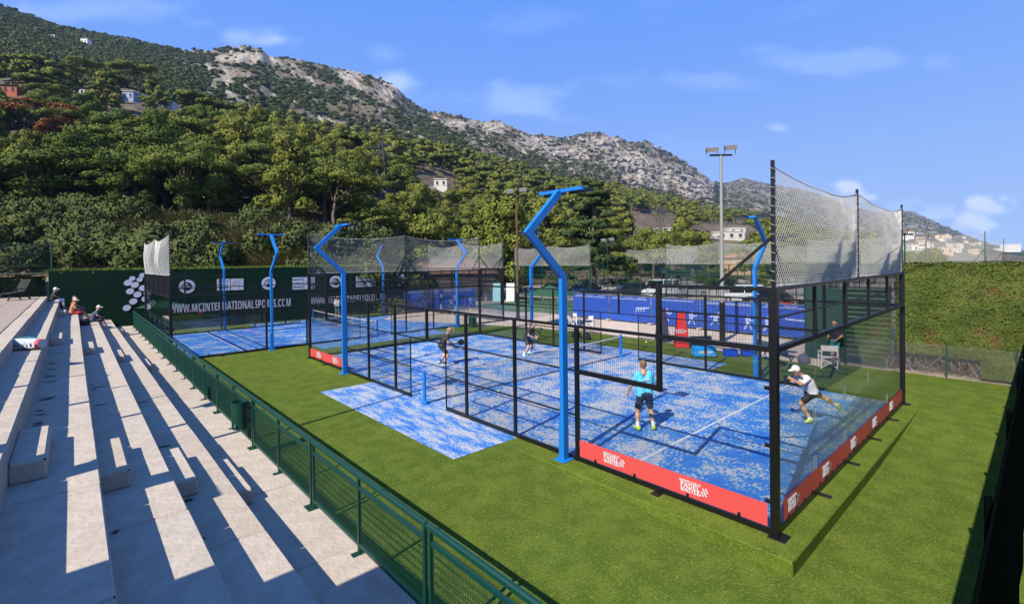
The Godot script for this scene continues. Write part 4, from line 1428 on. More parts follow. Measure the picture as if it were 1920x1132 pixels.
func scooter(label: String, at: Vector3, turn: float, c: Color) -> void:
	var t := thing("motor_scooter", label, "scooter", at, turn)
	for x: float in [-0.62, 0.62]:
		var b := MB.new()
		b.tube(Vector3(x, 0.27, -0.06), Vector3(x, 0.27, 0.06), 0.27, 0.27, 16)
		part(b, "wheel", mk.black, t)
	var b := MB.new()
	b.slab(PackedVector2Array([Vector2(-0.55, 0.5), Vector2(-0.35, 0.95), Vector2(-0.25, 0.95), Vector2(-0.22, 0.4), Vector2(0.1, 0.35), Vector2(0.2, 0.72), Vector2(0.8, 0.78), Vector2(0.75, 0.5), Vector2(0.3, 0.28), Vector2(-0.3, 0.25)]), Vector3(0, 0, -0.15), Vector3.RIGHT, Vector3.UP, 0.3)
	part(b, "body", mat(c, 0.3), t)
	b = MB.new()
	b.cbox(Vector3(0.45, 0.80, 0), Vector3(0.7, 0.1, 0.26), 0.03)
	part(b, "seat", mk.black, t)
	b = MB.new()
	b.bar(Vector3(-0.3, 1.05, -0.32), Vector3(-0.3, 1.05, 0.32), 0.04, 0.04)
	b.bar(Vector3(-0.32, 0.9, 0), Vector3(-0.3, 1.05, 0), 0.05, 0.05)
	part(b, "handlebar", mk.black, t)
func house(called: String, label: String, at: Vector3, turn: float, s: Vector3, wc: Color, roof: int, rc: Color, nwin: int, floors: int) -> void:
	var t := thing(called, label, "building", at, turn)
	var b := MB.new()
	b.box(Vector3(0, s.y / 2 - 1.5, 0), Vector3(s.x, s.y + 3.0, s.z))
	part(b, "wall", mat(wc, 0.85), t)
	b = MB.new()
	if roof == 0:
		b.cbox(Vector3(0, s.y + 0.12, 0), Vector3(s.x + 0.5, 0.25, s.z + 0.5), 0.05)
	else:
		var h := s.x * 0.16
		var e := 0.4
		var A := Vector3(-s.x / 2 - e, s.y + 0.02, s.z / 2 + e)
		var B := Vector3(s.x / 2 + e, s.y + 0.02, s.z / 2 + e)
		var C := Vector3(s.x / 2 + e, s.y + 0.02, -s.z / 2 - e)
		var D := Vector3(-s.x / 2 - e, s.y + 0.02, -s.z / 2 - e)
		var R0 := Vector3(-s.x * 0.22, s.y + h, 0)
		var R1 := Vector3(s.x * 0.22, s.y + h, 0)
		b.quad(A, B, R1, R0); b.quad(C, D, R0, R1); b.tri(B, C, R1); b.tri(D, A, R0)
		b.quad(D, C, B, A)
	part(b, "roof", mat(rc, 0.85), t)
	for f in floors:
		for k in nwin:
			var x := s.x * ((k + 0.5) / nwin - 0.5)
			var y := s.y * (f + 0.55) / floors
			b = MB.new()
			b.box(Vector3(x, y, s.z / 2 + 0.02), Vector3(minf(s.x / nwin * 0.36, 1.5), s.y / floors * 0.40, 0.06))
			var w := part(b, "window", mat(Color(0.20, 0.22, 0.25), 0.2), t)
			b = MB.new()
			b.box(Vector3(x, y - s.y / floors * 0.27, s.z / 2 + 0.08), Vector3(minf(s.x / nwin * 0.55, 1.8), 0.1, 0.16))
			part(b, "sill", mat(wc, 0.85), w)
func pylon(label: String, at: Vector3, h: float, turn: float) -> void:
	var t := thing("electricity_pylon", label, "pylon", at, turn)
	var b := MB.new()
	var steel := mat(Color(0.26, 0.28, 0.28), 0.7)
	var w := h * 0.11
	var L := 7
	var P := func(k: int, i: int) -> Vector3:
		var f := float(k) / L
		var q := lerpf(w, w * 0.22, f)
		return Vector3(q * [1, 1, -1, -1][i], h * f, q * [1, -1, -1, 1][i])
	for k in L:
		for i in 4:
			b.wire(P.call(k, i), P.call(k + 1, i), 0.11)
			b.wire(P.call(k, i), P.call(k + 1, (i + 1) % 4), 0.06)
			b.wire(P.call(k, (i + 1) % 4), P.call(k + 1, i), 0.06)
	part(b, "lattice", steel, t)
	for y: float in [0.74, 0.88]:
		b = MB.new()
		for s: float in [-1.0, 1.0]:
			b.wire(Vector3(0, h * y, 0), Vector3(s * h * 0.26, h * y, 0), 0.1)
			b.wire(Vector3(0, h * (y + 0.06), 0), Vector3(s * h * 0.26, h * y, 0), 0.07)
		part(b, "cross_arm", steel, t)

# ---------------------------------------------------------------- mountain
const SKYLINE := [-500, -60, -200, -40, 0, 10, 60, 30, 110, 48, 170, 60, 230, 70, 300, 85, 360, 95, 400, 96, 430, 89, 460, 86, 490, 92, 505, 106, 560, 112, 620, 124, 690, 140, 720, 150, 745, 165, 765, 187, 800, 207, 830, 212, 860, 215, 900, 229, 940, 226, 965, 240, 1000, 252, 1060, 258, 1090, 250, 1120, 247, 1160, 255, 1180, 266, 1210, 263, 1240, 280, 1270, 292, 1300, 313, 1335, 340, 1365, 342, 1393, 333, 1437, 343, 1504, 355, 1558, 371, 1603, 390, 1650, 399, 1692, 396, 1714, 396, 1753, 415, 1801, 436, 1824, 445, 1869, 461, 1920, 470, 2000, 474, 2400, 476]
const WOODTOP := [-500, 70, 0, 108, 60, 108, 150, 130, 250, 138, 290, 152, 380, 182, 480, 202, 540, 217, 600, 234, 700, 244, 760, 256, 850, 268, 930, 292, 1000, 311, 1060, 327, 1150, 346, 1250, 366, 1330, 386, 1420, 402, 1500, 425, 1600, 440, 1690, 452, 1800, 466, 1920, 474, 2400, 479]
const WOODTOP_D := [-500, 190, 0, 205, 300, 235, 600, 310, 900, 420, 1200, 600, 1440, 800, 1920, 1000, 2400, 1000]
const RIDGE_D := [-500, 500, 0, 520, 300, 600, 500, 650, 700, 750, 950, 1000, 1130, 1200, 1340, 1500, 1360, 1900, 1603, 2100, 1692, 1700, 1920, 1700, 2400, 1700]
const BASE_D := [-500, 44, 560, 44, 700, 47, 790, 60, 900, 82, 1920, 110, 2400, 110]
const BASE_Y := [-500, 3.4, 560, 3.4, 700, 3.0, 790, 1.2, 900, -0.5, 2400, -0.5]
# share of bare rock in the upper slope, by column
const ROCKY := [-500, 0.12, 0, 0.2, 300, 0.22, 420, 0.55, 500, 0.5, 620, 0.55, 740, 0.72, 900, 0.72, 960, 0.75, 1100, 0.85, 1250, 0.9, 1345, 0.85, 1370, 0.35, 1500, 0.4, 1600, 0.4, 1700, 0.3, 1920, 0.3, 2400, 0.3]
var nzA: FastNoiseLite
var nzB: FastNoiseLite
var nzC: FastNoiseLite
# row of the upper edge of the wood's ground: the crowns stand above it
func wood_row(px: float) -> float:
	return lut(WOODTOP, px) + 7.5 * FOCAL / lut(WOODTOP_D, px)
func base_py(px: float) -> float:
	var d := lut(BASE_D, px)
	var y := lut(BASE_Y, px)
	var a := at_depth(px, 500.0, d)
	return 500.0 + (a.y - y) * FOCAL / d
# point of the slope seen in column px at depth d (wooded part), as a smooth plane between survey lines
func slope_at(px: float, d: float) -> Vector3:
	var d0 := lut(BASE_D, px)
	var d1 := lut(WOODTOP_D, px)
	var t := (1.0 / d - 1.0 / d0) / (1.0 / d1 - 1.0 / d0)
	var p := at_depth(px, lerpf(base_py(px), wood_row(px), t), d)
	if t > 0.0: p.y += wood_bump(p, d) * clampf(t * 6.0, 0, 1) * clampf((1.0 - t) * 8.0 + 0.25, 0, 1)
	return p
func wood_bump(p: Vector3, d: float) -> float:
	return nzA.get_noise_2d(p.x * 0.55, p.z * 0.55) * 0.022 * d
var upper: Array = []      # rows of points of the open slope, for scattering scrub
var upper_rock: Array = []
func build_mountain() -> void:
	nzA = noise(101, 0.02, 4)
	nzB = noise(202, 0.012, 5)
	nzC = noise(303, 0.05, 4)
	var x0 := -480.0
	var x1 := 2380.0
	var step := 3.6
	var nc := int((x1 - x0) / step)
	var rows_w := 46
	var rows_u := 120
	var b := MB.new()
	var wood_soil := Color(0.10, 0.075, 0.04)
	var scrub := Color(0.085, 0.085, 0.05)
	var dry := Color(0.17, 0.12, 0.075)
	var rock := Color(0.385, 0.345, 0.30)
	var rockd := Color(0.22, 0.198, 0.172)
	for j in rows_w + rows_u + 2:
		var urow: Array[Vector3] = []
		var rrow: Array[float] = []
		for i in nc + 1:
			var px := x0 + i * step
			var p: Vector3
			var cc := wood_soil
			if j <= rows_w:
				var t := float(j) / rows_w
				var d := 1.0 / lerpf(1.0 / lut(BASE_D, px), 1.0 / lut(WOODTOP_D, px), t)
				p = slope_at(px, d)
				var q := nzC.get_noise_2d(p.x * 0.5, p.z * 0.5)
				cc = wood_soil.lerp(dry, clampf(q * 1.5 + 0.1, 0, 1))
				if t > 0.85: cc = cc.lerp(scrub, (t - 0.85) / 0.15)
			else:
				var t := minf(float(j - rows_w) / rows_u, 1.0)
				var dw := lut(WOODTOP_D, px)
				var dr := lut(RIDGE_D, px)
				var sky_y := lut(SKYLINE, px)
				var wy := wood_row(px)
				var rk := lut(ROCKY, px)
				# cliffs and ledges: the depth advances in uneven steps
				var n0 := nzB.get_noise_2d(px * 1.1, t * 60.0)
				var n1 := nzB.get_noise_2d(px * 4.0 + 500.0, t * 160.0)
				var q := t * 7.0 + n0 * 2.2
				var fr := q - floorf(q)
				var stair := (floorf(q) + smoothstep(0.45, 1.0, fr)) - n0 * 2.2
				var amt := rk * clampf(0.4 + n1 * 1.6, 0, 1) * smoothstep(0.02, 0.2, t)
				var td := clampf(lerpf(t, stair / 7.0, amt * 0.9), 0, 1)
				td = clampf(td + n1 * 0.05 * rk * sin(t * PI), 0.0, 1.0)
				var d := 1.0 / lerpf(1.0 / dw, 1.0 / dr, td)
				var jag := nzC.get_noise_2d(px * 5.0, 7.0) * 5.0 * rk * smoothstep(0.75, 1.0, t) + nzC.get_noise_2d(px * 12.0, 70.0) * 2.0 * smoothstep(0.8, 1.0, t)
				var py := lerpf(wy, sky_y, t) + jag
				if j == rows_w + rows_u + 1:
					py += 26.0; d += 120.0
				p = at_depth(px, py, d)
				# ribs and gullies in the rock
				var rib := absf(nzB.get_noise_3d(p.x * 1.6, p.y * 0.5, p.z * 1.6)) + 0.5 * absf(nzC.get_noise_3d(p.x * 1.6, p.y * 0.8, p.z * 1.6))
				p += FW * (rib - 0.22) * 0.046 * d * clampf(rk * 1.2, 0.1, 1.0) * smoothstep(0.0, 0.12, t) * (1.0 if j <= rows_w + rows_u else 0.0)
				var face := smoothstep(0.08, 0.2, fr) * (1.0 - smoothstep(0.5, 0.62, fr))
				var cover := nzC.get_noise_2d(p.x * 0.35, (p.z + p.y * 1.5) * 0.35)
				var r := clampf(face * amt * 1.7 + (cover - 0.07) * 2.3 * rk, 0, 1)
				# the great limestone faces
				for f: Array in [[462, 108, 44, 16], [425, 112, 26, 10], [655, 142, 26, 14], [728, 168, 26, 20], [930, 240, 30, 12], [1000, 268, 44, 16], [1130, 266, 44, 15], [1060, 285, 60, 14], [1230, 330, 70, 24], [1310, 350, 50, 24], [1180, 300, 60, 20], [870, 232, 40, 12]]:
					var e := Vector2((px - f[0]) / f[2], (py - f[1]) / f[3])
					r = maxf(r, smoothstep(1.15, 0.6, e.length() + n1 * 0.5))
				cc = scrub.lerp(dry, clampf(0.25 + nzC.get_noise_2d(p.x * 0.2 + 300.0, p.z * 0.2) * 1.8, 0, 0.85))
				cc = cc.lerp(rock.lerp(rockd, clampf(0.4 - n1 * 1.8, 0, 1)), r)
				urow.append(p); rrow.append(r)
			b.v.append(p); b.c.append(cc); b.uv.append(Vector2.ZERO)
		if j > rows_w:
			upper.append(urow); upper_rock.append(rrow)
	var w := nc + 1
	var nrm := PackedVector3Array()
	nrm.resize(b.v.size())
	for j in rows_w + rows_u + 1:
		for i in nc:
			var k := j * w + i
			var fn := (b.v[k + 1] - b.v[k]).cross(b.v[k + w] - b.v[k])
			for q: int in [k, k + 1, k + w, k + w + 1]: nrm[q] += fn
			for q: int in [k, k + w, k + 1, k + 1, k + w, k + w + 1]: b.ix.append(q)
	for i in nrm.size(): nrm[i] = nrm[i].normalized()
	b.n = nrm
	var m := vmat(0.95)
	m.albedo_texture = tex2(512, 91, 0.02, 0.09, Color(0.80, 0.79, 0.77), Color(1, 1, 1), Color(0.62, 0.60, 0.57), 0.66, 0.18)
	m.uv1_triplanar = true; m.uv1_world_triplanar = true; m.uv1_scale = Vector3.ONE / 47.0
	m.normal_enabled = true; m.normal_texture = bump_tex(256, 95, 0.05, 9.0); m.normal_scale = 1.0
	struct(b, "mountain", m)

# ---------------------------------------------------------------- trees
func blob_crown(b: MB, blobs: Array, per: int, s: float, c0: Color, c1: Color, r: RandomNumberGenerator) -> void:
	for bl: Array in blobs:
		var o: Vector3 = bl[0]
		var rad: Vector3 = bl[1]
		for i in per:
			var d := Vector3(r.randfn(), r.randfn(), r.randfn()).normalized()
			if d.y < -0.35: d.y *= 0.3
			d = d.normalized()
			var p := o + d * rad * (0.70 + 0.36 * r.randf())
			b.col = c0.lerp(c1, r.randf())
			leaf_cards(b, p, d, s * (0.7 + 0.7 * r.randf()), r)
func limbs(b: MB, h: float, r0: float, blobs: Array, c: Color, r: RandomNumberGenerator) -> void:
	b.col = c
	var p := Vector3.ZERO
	var q := Vector3(r.randf_range(-0.3, 0.3), h * 0.3, r.randf_range(-0.3, 0.3))
	b.tube(p, q, r0, r0 * 0.8, 7, false)
	p = q
	q = Vector3(r.randf_range(-0.4, 0.4), h * 0.62, r.randf_range(-0.4, 0.4))
	b.tube(p, q, r0 * 0.8, r0 * 0.5, 7, false)
	for i in mini(blobs.size(), 9):
		var o: Vector3 = blobs[i][0]
		b.tube(p.lerp(q, r.randf()), o, r0 * 0.35, r0 * 0.1, 5, false)
func make_tree(kind: int, seed_: int, per: int, s: float) -> Array:   # [trunk mesh builder, crown mesh builder]
	var r := RandomNumberGenerator.new()
	r.seed = seed_
	var blobs: Array = []
	var c0 := Color(0.096, 0.118, 0.022)
	var c1 := Color(0.138, 0.156, 0.033)
	var bark := Color(0.12, 0.085, 0.06)
	var h := 8.0
	match kind:
		0:      # rounded pine
			for i in 20:
				var a := r.randf() * TAU
				var y := r.randf()
				var rr := (1.0 - 0.55 * y * y) * sqrt(r.randf()) * 3.3
				blobs.append([Vector3(cos(a) * rr, 3.4 + y * 4.0 - rr * 0.25, sin(a) * rr), Vector3(1.25, 0.85, 1.25) * r.randf_range(0.75, 1.2)])
		1:      # umbrella pine
			for i in 22:
				var a := r.randf() * TAU
				var rr := sqrt(r.randf()) * 4.2
				blobs.append([Vector3(cos(a) * rr, 6.6 + r.randf() * 0.7 - rr * rr * 0.05, sin(a) * rr), Vector3(1.3, 0.6, 1.3) * r.randf_range(0.8, 1.15)])
			c0 = Color(0.082, 0.104, 0.020); c1 = Color(0.112, 0.136, 0.028)
		2:      # tall loose pine
			for i in 22:
				var a := r.randf() * TAU
				var y := r.randf()
				var rr := (1.05 - 0.75 * y) * sqrt(r.randf()) * 2.7
				blobs.append([Vector3(cos(a) * rr, 2.4 + y * 6.2 - rr * 0.2, sin(a) * rr), Vector3(1.05, 0.8, 1.05) * r.randf_range(0.75, 1.2)])
			h = 9.0
			c0 = Color(0.108, 0.124, 0.023); c1 = Color(0.154, 0.164, 0.035)
		3:      # dark broadleaf
			for i in 26:
				var a := r.randf() * TAU
				var y := r.randf()
				var rr := sqrt(1.0 - pow(y * 1.7 - 0.7, 2.0) * 0.9) * sqrt(r.randf()) * 3.3
				blobs.append([Vector3(cos(a) * rr, 2.0 + y * 5.6, sin(a) * rr), Vector3(1.2, 1.0, 1.2) * r.randf_range(0.75, 1.2)])
			c0 = Color(0.050, 0.076, 0.014); c1 = Color(0.070, 0.100, 0.019)
		4:      # light broadleaf
			for i in 26:
				var a := r.randf() * TAU
				var y := r.randf()
				var rr := sqrt(1.0 - pow(y * 1.7 - 0.7, 2.0) * 0.9) * sqrt(r.randf()) * 3.0
				blobs.append([Vector3(cos(a) * rr, 1.8 + y * 5.8, sin(a) * rr), Vector3(1.0, 1.1, 1.0) * r.randf_range(0.75, 1.2)])
			c0 = Color(0.088, 0.112, 0.018); c1 = Color(0.140, 0.165, 0.030)
		5:      # dead brown pine
			for i in 18:
				var a := r.randf() * TAU
				var y := r.randf()
				var rr := (1.0 - 0.5 * y * y) * sqrt(r.randf()) * 3.3
				blobs.append([Vector3(cos(a) * rr, 3.6 + y * 3.6 - rr * 0.25, sin(a) * rr), Vector3(1.3, 0.8, 1.3) * r.randf_range(0.75, 1.2)])
			c0 = Color(0.13, 0.050, 0.022); c1 = Color(0.21, 0.082, 0.034)
		6:      # cedar: drooping tiers
			for i in 60:
				var y := pow(r.randf(), 0.85)
				var a := r.randf() * TAU
				var rr := (1.0 - y) * 3.9 * (0.45 + 0.55 * r.randf()) + 0.15
				blobs.append([Vector3(cos(a) * rr, 1.0 + y * 8.6 - rr * 0.16, sin(a) * rr), Vector3(0.95, 0.30, 0.95) * (0.55 + 0.65 * (1.0 - y))])
			h = 12.0
			c0 = Color(0.030, 0.050, 0.017); c1 = Color(0.050, 0.076, 0.026)
		7:      # bush
			for i in 9:
				var a := r.randf() * TAU
				var rr := sqrt(r.randf()) * 0.9
				blobs.append([Vector3(cos(a) * rr, 0.45 + r.randf() * 0.7, sin(a) * rr), Vector3(0.6, 0.5, 0.6) * r.randf_range(0.7, 1.2)])
			h = 0.8
			c0 = Color(0.046, 0.062, 0.019); c1 = Color(0.074, 0.090, 0.030)
	var tb := MB.new()
	limbs(tb, h, 0.22 if kind != 7 else 0.05, blobs, bark, r)
	if kind == 6: tb.tube(Vector3(0, 5, 0), Vector3(0, 10.2, 0), 0.16, 0.02, 6, false)
	var cb := MB.new()
	blob_crown(cb, blobs, per, s, c0, c1, r)
	return [tb, cb]
const KIND_NAME := ["pine_tree", "umbrella_pine", "pine_tree", "broadleaf_tree", "broadleaf_tree", "dead_pine", "cedar_tree", "bush"]
var proto := {}
func tree(kind: int, variant: int, at: Vector3, scl: Vector3, turn: float, label: String, group: String) -> Node3D:
	var key := kind * 10 + variant
	if not proto.has(key):
		var fine := [380, 300, 340, 430, 430, 360, 230, 330]
		var ms := make_tree(kind, 900 + key * 3, fine[kind], 0.17 if kind != 7 else 0.10)
		proto[key] = [ms[0].mesh(), ms[1].mesh()]
	var t := thing(KIND_NAME[kind], label, "tree" if kind != 7 else "bush", at, turn, group)
	var o := part(proto[key][0], "trunk", mk.solid, t)
	o.scale = scl
	o = part(proto[key][1], "crown", mk.leaf, t)
	o.scale = scl
	return t
# tree whose crown top is seen at (px, ytop) at depth d, with the given width in pixels, standing on the slope
func hero(kind: int, variant: int, px: float, ytop: float, wpx: float, d: float, label: String, base_y := 1.0e9) -> void:
	var g := slope_at(px, d) if base_y > 1.0e8 else Vector3(0, 0, 0)
	var top := at_depth(px, ytop, d)
	var y0 := g.y - 0.2 if base_y > 1.0e8 else base_y
	var hn: float = [8.0, 7.7, 9.0, 8.2, 8.2, 7.8, 10.0, 1.6][kind]
	var wn: float = [8.2, 9.8, 6.8, 8.0, 7.4, 8.4, 8.0, 2.6][kind]
	var sy := maxf(top.y - y0, 1.5) / hn
	var sx := wpx * d / FOCAL / wn
	tree(kind, variant, Vector3(top.x, y0, top.z), Vector3(sx, sy, sx), rng.randf() * TAU, label, "")

func multi(called: String, label: String, category: String, mesh_: Mesh, m: Material, xf: Array, cols: Array) -> void:
	var mm := MultiMesh.new()
	mm.transform_format = MultiMesh.TRANSFORM_3D
	mm.mesh = mesh_
	mm.instance_count = xf.size()
	for i in xf.size(): mm.set_instance_transform(i, xf[i])
	var o := MultiMeshInstance3D.new()
	o.name = numbered(called)
	o.multimesh = mm
	o.material_override = m
	add_child(o)
	tag(o, label, category, "", "stuff")
func far_mesh(kind: int, seed_: int, per: int, s: float) -> ArrayMesh:
	var ms := make_tree(kind, seed_, per, s)
	var a: MB = ms[0]
	var c: MB = ms[1]
	var k := a.v.size()
	a.v.append_array(c.v); a.n.append_array(c.n); a.c.append_array(c.c); a.uv.append_array(c.uv)
	for i in c.ix: a.ix.append(i + k)
	return a.mesh()
func depth_of(px: float, py: float) -> float:      # depth of the slope seen at a pixel
	var b := base_py(px)
	var w := wood_row(px)
	if py > w: return 1.0 / lerpf(1.0 / lut(BASE_D, px), 1.0 / lut(WOODTOP_D, px), clampf((py - b) / (w - b), 0, 1))
	return 1.0 / lerpf(1.0 / lut(WOODTOP_D, px), 1.0 / lut(RIDGE_D, px), clampf((py - w) / (lut(SKYLINE, px) - w), 0, 1))
func build_vegetation() -> void:
	rng.seed = 4242
	# big trees that stand out, placed by the survey: kind, variant, column, crown top, width, depth
	var named := [
		[6, 0, 1112, 318, 185, 62, "dark green cedar with drooping tiers of branches behind the far courts", -0.4],
		[4, 0, 935, 374, 165, 66, "large light green tree right behind the tall rusty lamp mast", -0.4],
		[4, 1, 640, 352, 150, 74, "light green leafy tree below the pylon on the slope", 1.0e9],
		[0, 0, 700, 388, 150, 62, "broad yellow green pine above the rope net of the near court", 1.0e9],
		[0, 1, 810, 396, 150, 64, "broad yellow green pine with bare pale branches above the far court", 1.0e9],
		[3, 0, 545, 335, 140, 66, "dark green leafy tree on the slope beside the dry reeds", 1.0e9],
		[3, 1, 330, 262, 230, 66, "very large dark green leafy tree above the dry reeds", 1.0e9],
		[3, 2, 190, 285, 230, 62, "large dark green leafy tree above the tarpaulin wall", 1.0e9],
		[3, 0, 60, 300, 220, 60, "dark green leafy tree behind the low terrace hedge", 1.0e9],
		[3, 1, -70, 290, 220, 58, "dark green leafy tree at the end of the terrace", 1.0e9],
		[2, 0, 470, 330, 110, 72, "tall yellow green pine left of the reeds", 1.0e9],
		[4, 2, 45, 405, 150, 52, "light green shrubby tree behind the green fence mesh of the terrace", 1.0e9],
		[3, 2, 430, 400, 110, 58, "dark leafy tree directly above the dry reeds", 1.0e9],
		[5, 0, 75, 190, 190, 104, "large dead pine with rusty brown needles on the left slope", 1.0e9],
		[5, 1, 125, 204, 95, 98, "small dead pine with rusty brown needles beside a larger dead one", 1.0e9],
		[5, 0, 8, 186, 110, 106, "dead brown pine beside the orange house", 1.0e9],
		[1, 0, 262, 122, 95, 190, "umbrella pine with a dark crown standing above the others on the left ridge", 1.0e9],
		[1, 1, 175, 118, 95, 190, "umbrella pine above the white villa on the left slope", 1.0e9],
		[1, 0, 20, 110, 110, 170, "umbrella pine above the orange house", 1.0e9],
		[0, 2, 1225, 418, 105, 100, "rounded green pine right of the cedar", -0.4],
		[0, 0, 1300, 425, 100, 105, "rounded green pine in front of the flat roofed white villa", -0.4],
		[0, 1, 1160, 470, 90, 76, "small rounded pine behind the dark parked car", -0.4],
		[2, 0, 1030, 350, 120, 105, "tall pine left of the cedar", -0.4],
		[4, 1, 1480, 480, 130, 85, "light green tree behind the near rope net", -0.4],
		[0, 2, 1560, 470, 140, 90, "rounded pine behind the near rope net", -0.4],
		[0, 0, 1640, 478, 120, 80, "dark pine behind the corner of the rope net", -0.4],
		[0, 1, 1745, 462, 70, 44, "small round pine top showing above the tall hedge", -0.4],
		[4, 0, 1700, 474, 50, 44, "small light green tree top showing above the tall hedge", -0.4],
		[0, 2, 1420, 455, 90, 95, "rounded pine left of the white lamp mast", -0.4],
		[3, 0, 975, 470, 110, 72, "dark leafy tree behind the notice boards", -0.4],
		[3, 1, 1330, 500, 90, 70, "dark bushy tree behind the white parked car", -0.4],
		[4, 2, 1395, 515, 110, 70, "light green shrubby tree behind the parked van", -0.4],
		[0, 1, 880, 440, 110, 78, "green pine behind the club house roof", -0.4]]
	for q: Array in named: hero(q[0], q[1], q[2], q[3], q[4], q[5], q[6], q[7])
	# wood on the slope: nearest trees one by one, the rest as one mass
	var cand: Array = []
	var d := 60.0
	while d < 1000.0:
		var gap := 909.0 * (6.3 + d * 0.002) / d
		var px := -460.0 + rng.randf() * gap
		while px < 2350.0:
			var q := px + (rng.randf() - 0.5) * gap * 0.7
			var dd := d * (1.0 + (rng.randf() - 0.5) * 0.06)
			var d1 := lut(WOODTOP_D, q)
			var lim := d1 * (0.94 + 0.2 * nzA.get_noise_2d(q * 0.6, 9.0))
			if q > 1560: lim = 420.0
			if q > 1640: lim = 0.0
			if dd > lut(BASE_D, q) * (1.28 if q < 700 else 1.12) and dd < lim:
				var p := slope_at(q, dd)
				var hole := nzC.get_noise_2d(p.x * 0.35 + 77.0, p.z * 0.35)
				var open := false
				# clearings: villa, building site, bare bank
				for f: Array in [[815, 345, 34, 14], [1225, 412, 40, 18], [1360, 440, 60, 26], [150, 178, 30, 22], [240, 182, 30, 22], [25, 172, 30, 20], [320, 200, 16, 12], [660, 240, 40, 7], [790, 325, 40, 10], [1240, 440, 8, 20]]:
					var sc := pix(p + Vector3(0, 2.5, 0))
					if absf(sc.x - f[0]) < f[2] and sc.y > f[1] - f[3] and sc.y < f[1] + f[3] * 2.2: open = true
				# trees that would hide villas, pylon or dead pines stay lower than those
				var wpx := 4.0 * 909.0 / dd
				var smax := 9.0
				for f: Array in [[800, 846, 334, 352, 255], [1320, 1402, 430, 448, 190], [136, 168, 164, 170, 175], [228, 254, 170, 175, 180], [12, 40, 164, 168, 160], [312, 328, 196, 199, 185], [5, 150, 192, 250, 94], [704, 728, 335, 365, 104], [1232, 1246, 405, 432, 148]]:
					if dd < f[4] and q + wpx > f[0] and q - wpx < f[1] and pix(p).y > f[2]:
						var room: float = (pix(p).y - f[3]) * dd / 909.0
						smax = minf(smax, room / 8.5)
				if smax < 0.22: open = true
				if hole < 0.42 and not open: cand.append([dd, q, p, smax])
			px += gap
		d *= 1.06
	var near := 0
	var lists := [[], [], [], [], []]
	for c: Array in cand:
		var p: Vector3 = c[2]
		var vx := pix(p)
		var s := minf(rng.randf_range(0.85, 1.4), float(c[3]))
		var k: int = [0, 0, 2, 0, 2, 1][rng.randi() % 6]
		if c[1] < 420 and rng.randf() < 0.35: k = 1
		if c[0] < 130 and c[1] < 420 and rng.randf() < 0.5: k = 3
		var yaw := rng.randf() * TAU
		if near < 250 and vx.x > -40 and vx.x < 1960 and c[0] < 190:
			tree(k, rng.randi() % 3, p - Vector3(0, 0.3, 0), Vector3(s, s * rng.randf_range(0.85, 1.1), s), yaw, ["rounded green pine on the wooded slope", "umbrella pine on the wooded slope", "tall loose pine on the wooded slope", "dark leafy tree on the wooded slope"][k], ["rounded pines on the slope", "umbrella pines on the slope", "tall pines on the slope", "dark trees on the slope"][k])
			near += 1
		else:
			var f := k if k < 3 else 0
			var e: int = f if rng.randf() < 0.5 else [3, 1, 4][f]
			lists[e].append(Transform3D(Basis(Vector3.UP, yaw).scaled(Vector3(s, s * rng.randf_range(0.8, 1.05), s)), p - Vector3(0, 0.4, 0)))
	for e in 5:
		if lists[e].size(): multi("pine_wood", ["green pine wood covering the slope", "dark umbrella pines of the wood on the slope", "loose tall pines of the wood on the slope", "rounded pines of the wood on the slope", "yellow green pines of the wood on the slope"][e], "wood", far_mesh([0, 1, 2, 0, 2][e], 40 + e, 120, 0.42), mk.leaf, lists[e], [])
	# scrub on the open mountain side
	var bl := [[], []]
	for n in 21000:
		var j := rng.randi() % (upper.size() - 2)
		var i: int = rng.randi() % int(upper[0].size() - 1)
		if float(upper_rock[j][i]) > 0.35 and rng.randf() < 0.9: continue
		var p: Vector3 = upper[j][i]
		p = p.lerp(upper[j + 1][i + 1], rng.randf())
		var dens := nzC.get_noise_2d(p.x * 0.25 + 50.0, p.z * 0.25 + p.y * 0.2)
		if dens < -0.12 and rng.randf() < 0.8: continue
		var sc := rng.randf_range(1.0, 2.6) * (1.3 if dens > 0.2 else 1.0)
		bl[n % 2].append(Transform3D(Basis(Vector3.UP, rng.randf() * TAU).scaled(Vector3(sc, sc * 0.9, sc)), p - Vector3(0, 0.2 * sc, 0)))
	for n in 9000:
		var j := rng.randi() % int(upper.size() * 0.95)
		var i := rng.randi() % 240
		if float(upper_rock[j][i]) > 0.45: continue
		var p: Vector3 = upper[j][i]
		p = p.lerp(upper[j + 1][i + 1], rng.randf())
		var sc := rng.randf_range(1.0, 2.2)
		bl[n % 2].append(Transform3D(Basis(Vector3.UP, rng.randf() * TAU).scaled(Vector3(sc, sc * 0.9, sc)), p - Vector3(0, 0.2 * sc, 0)))
	for e in 2: multi("mountain_scrub", ["dark green scrub dotted over the rocky mountain side", "olive green scrub dotted over the rocky mountain side"][e], "scrub", far_mesh(7, 70 + e, 26, 0.36), mk.leaf, bl[e], [])
	# dry reeds on the bank above the tarpaulin wall
	var rb := MB.new()
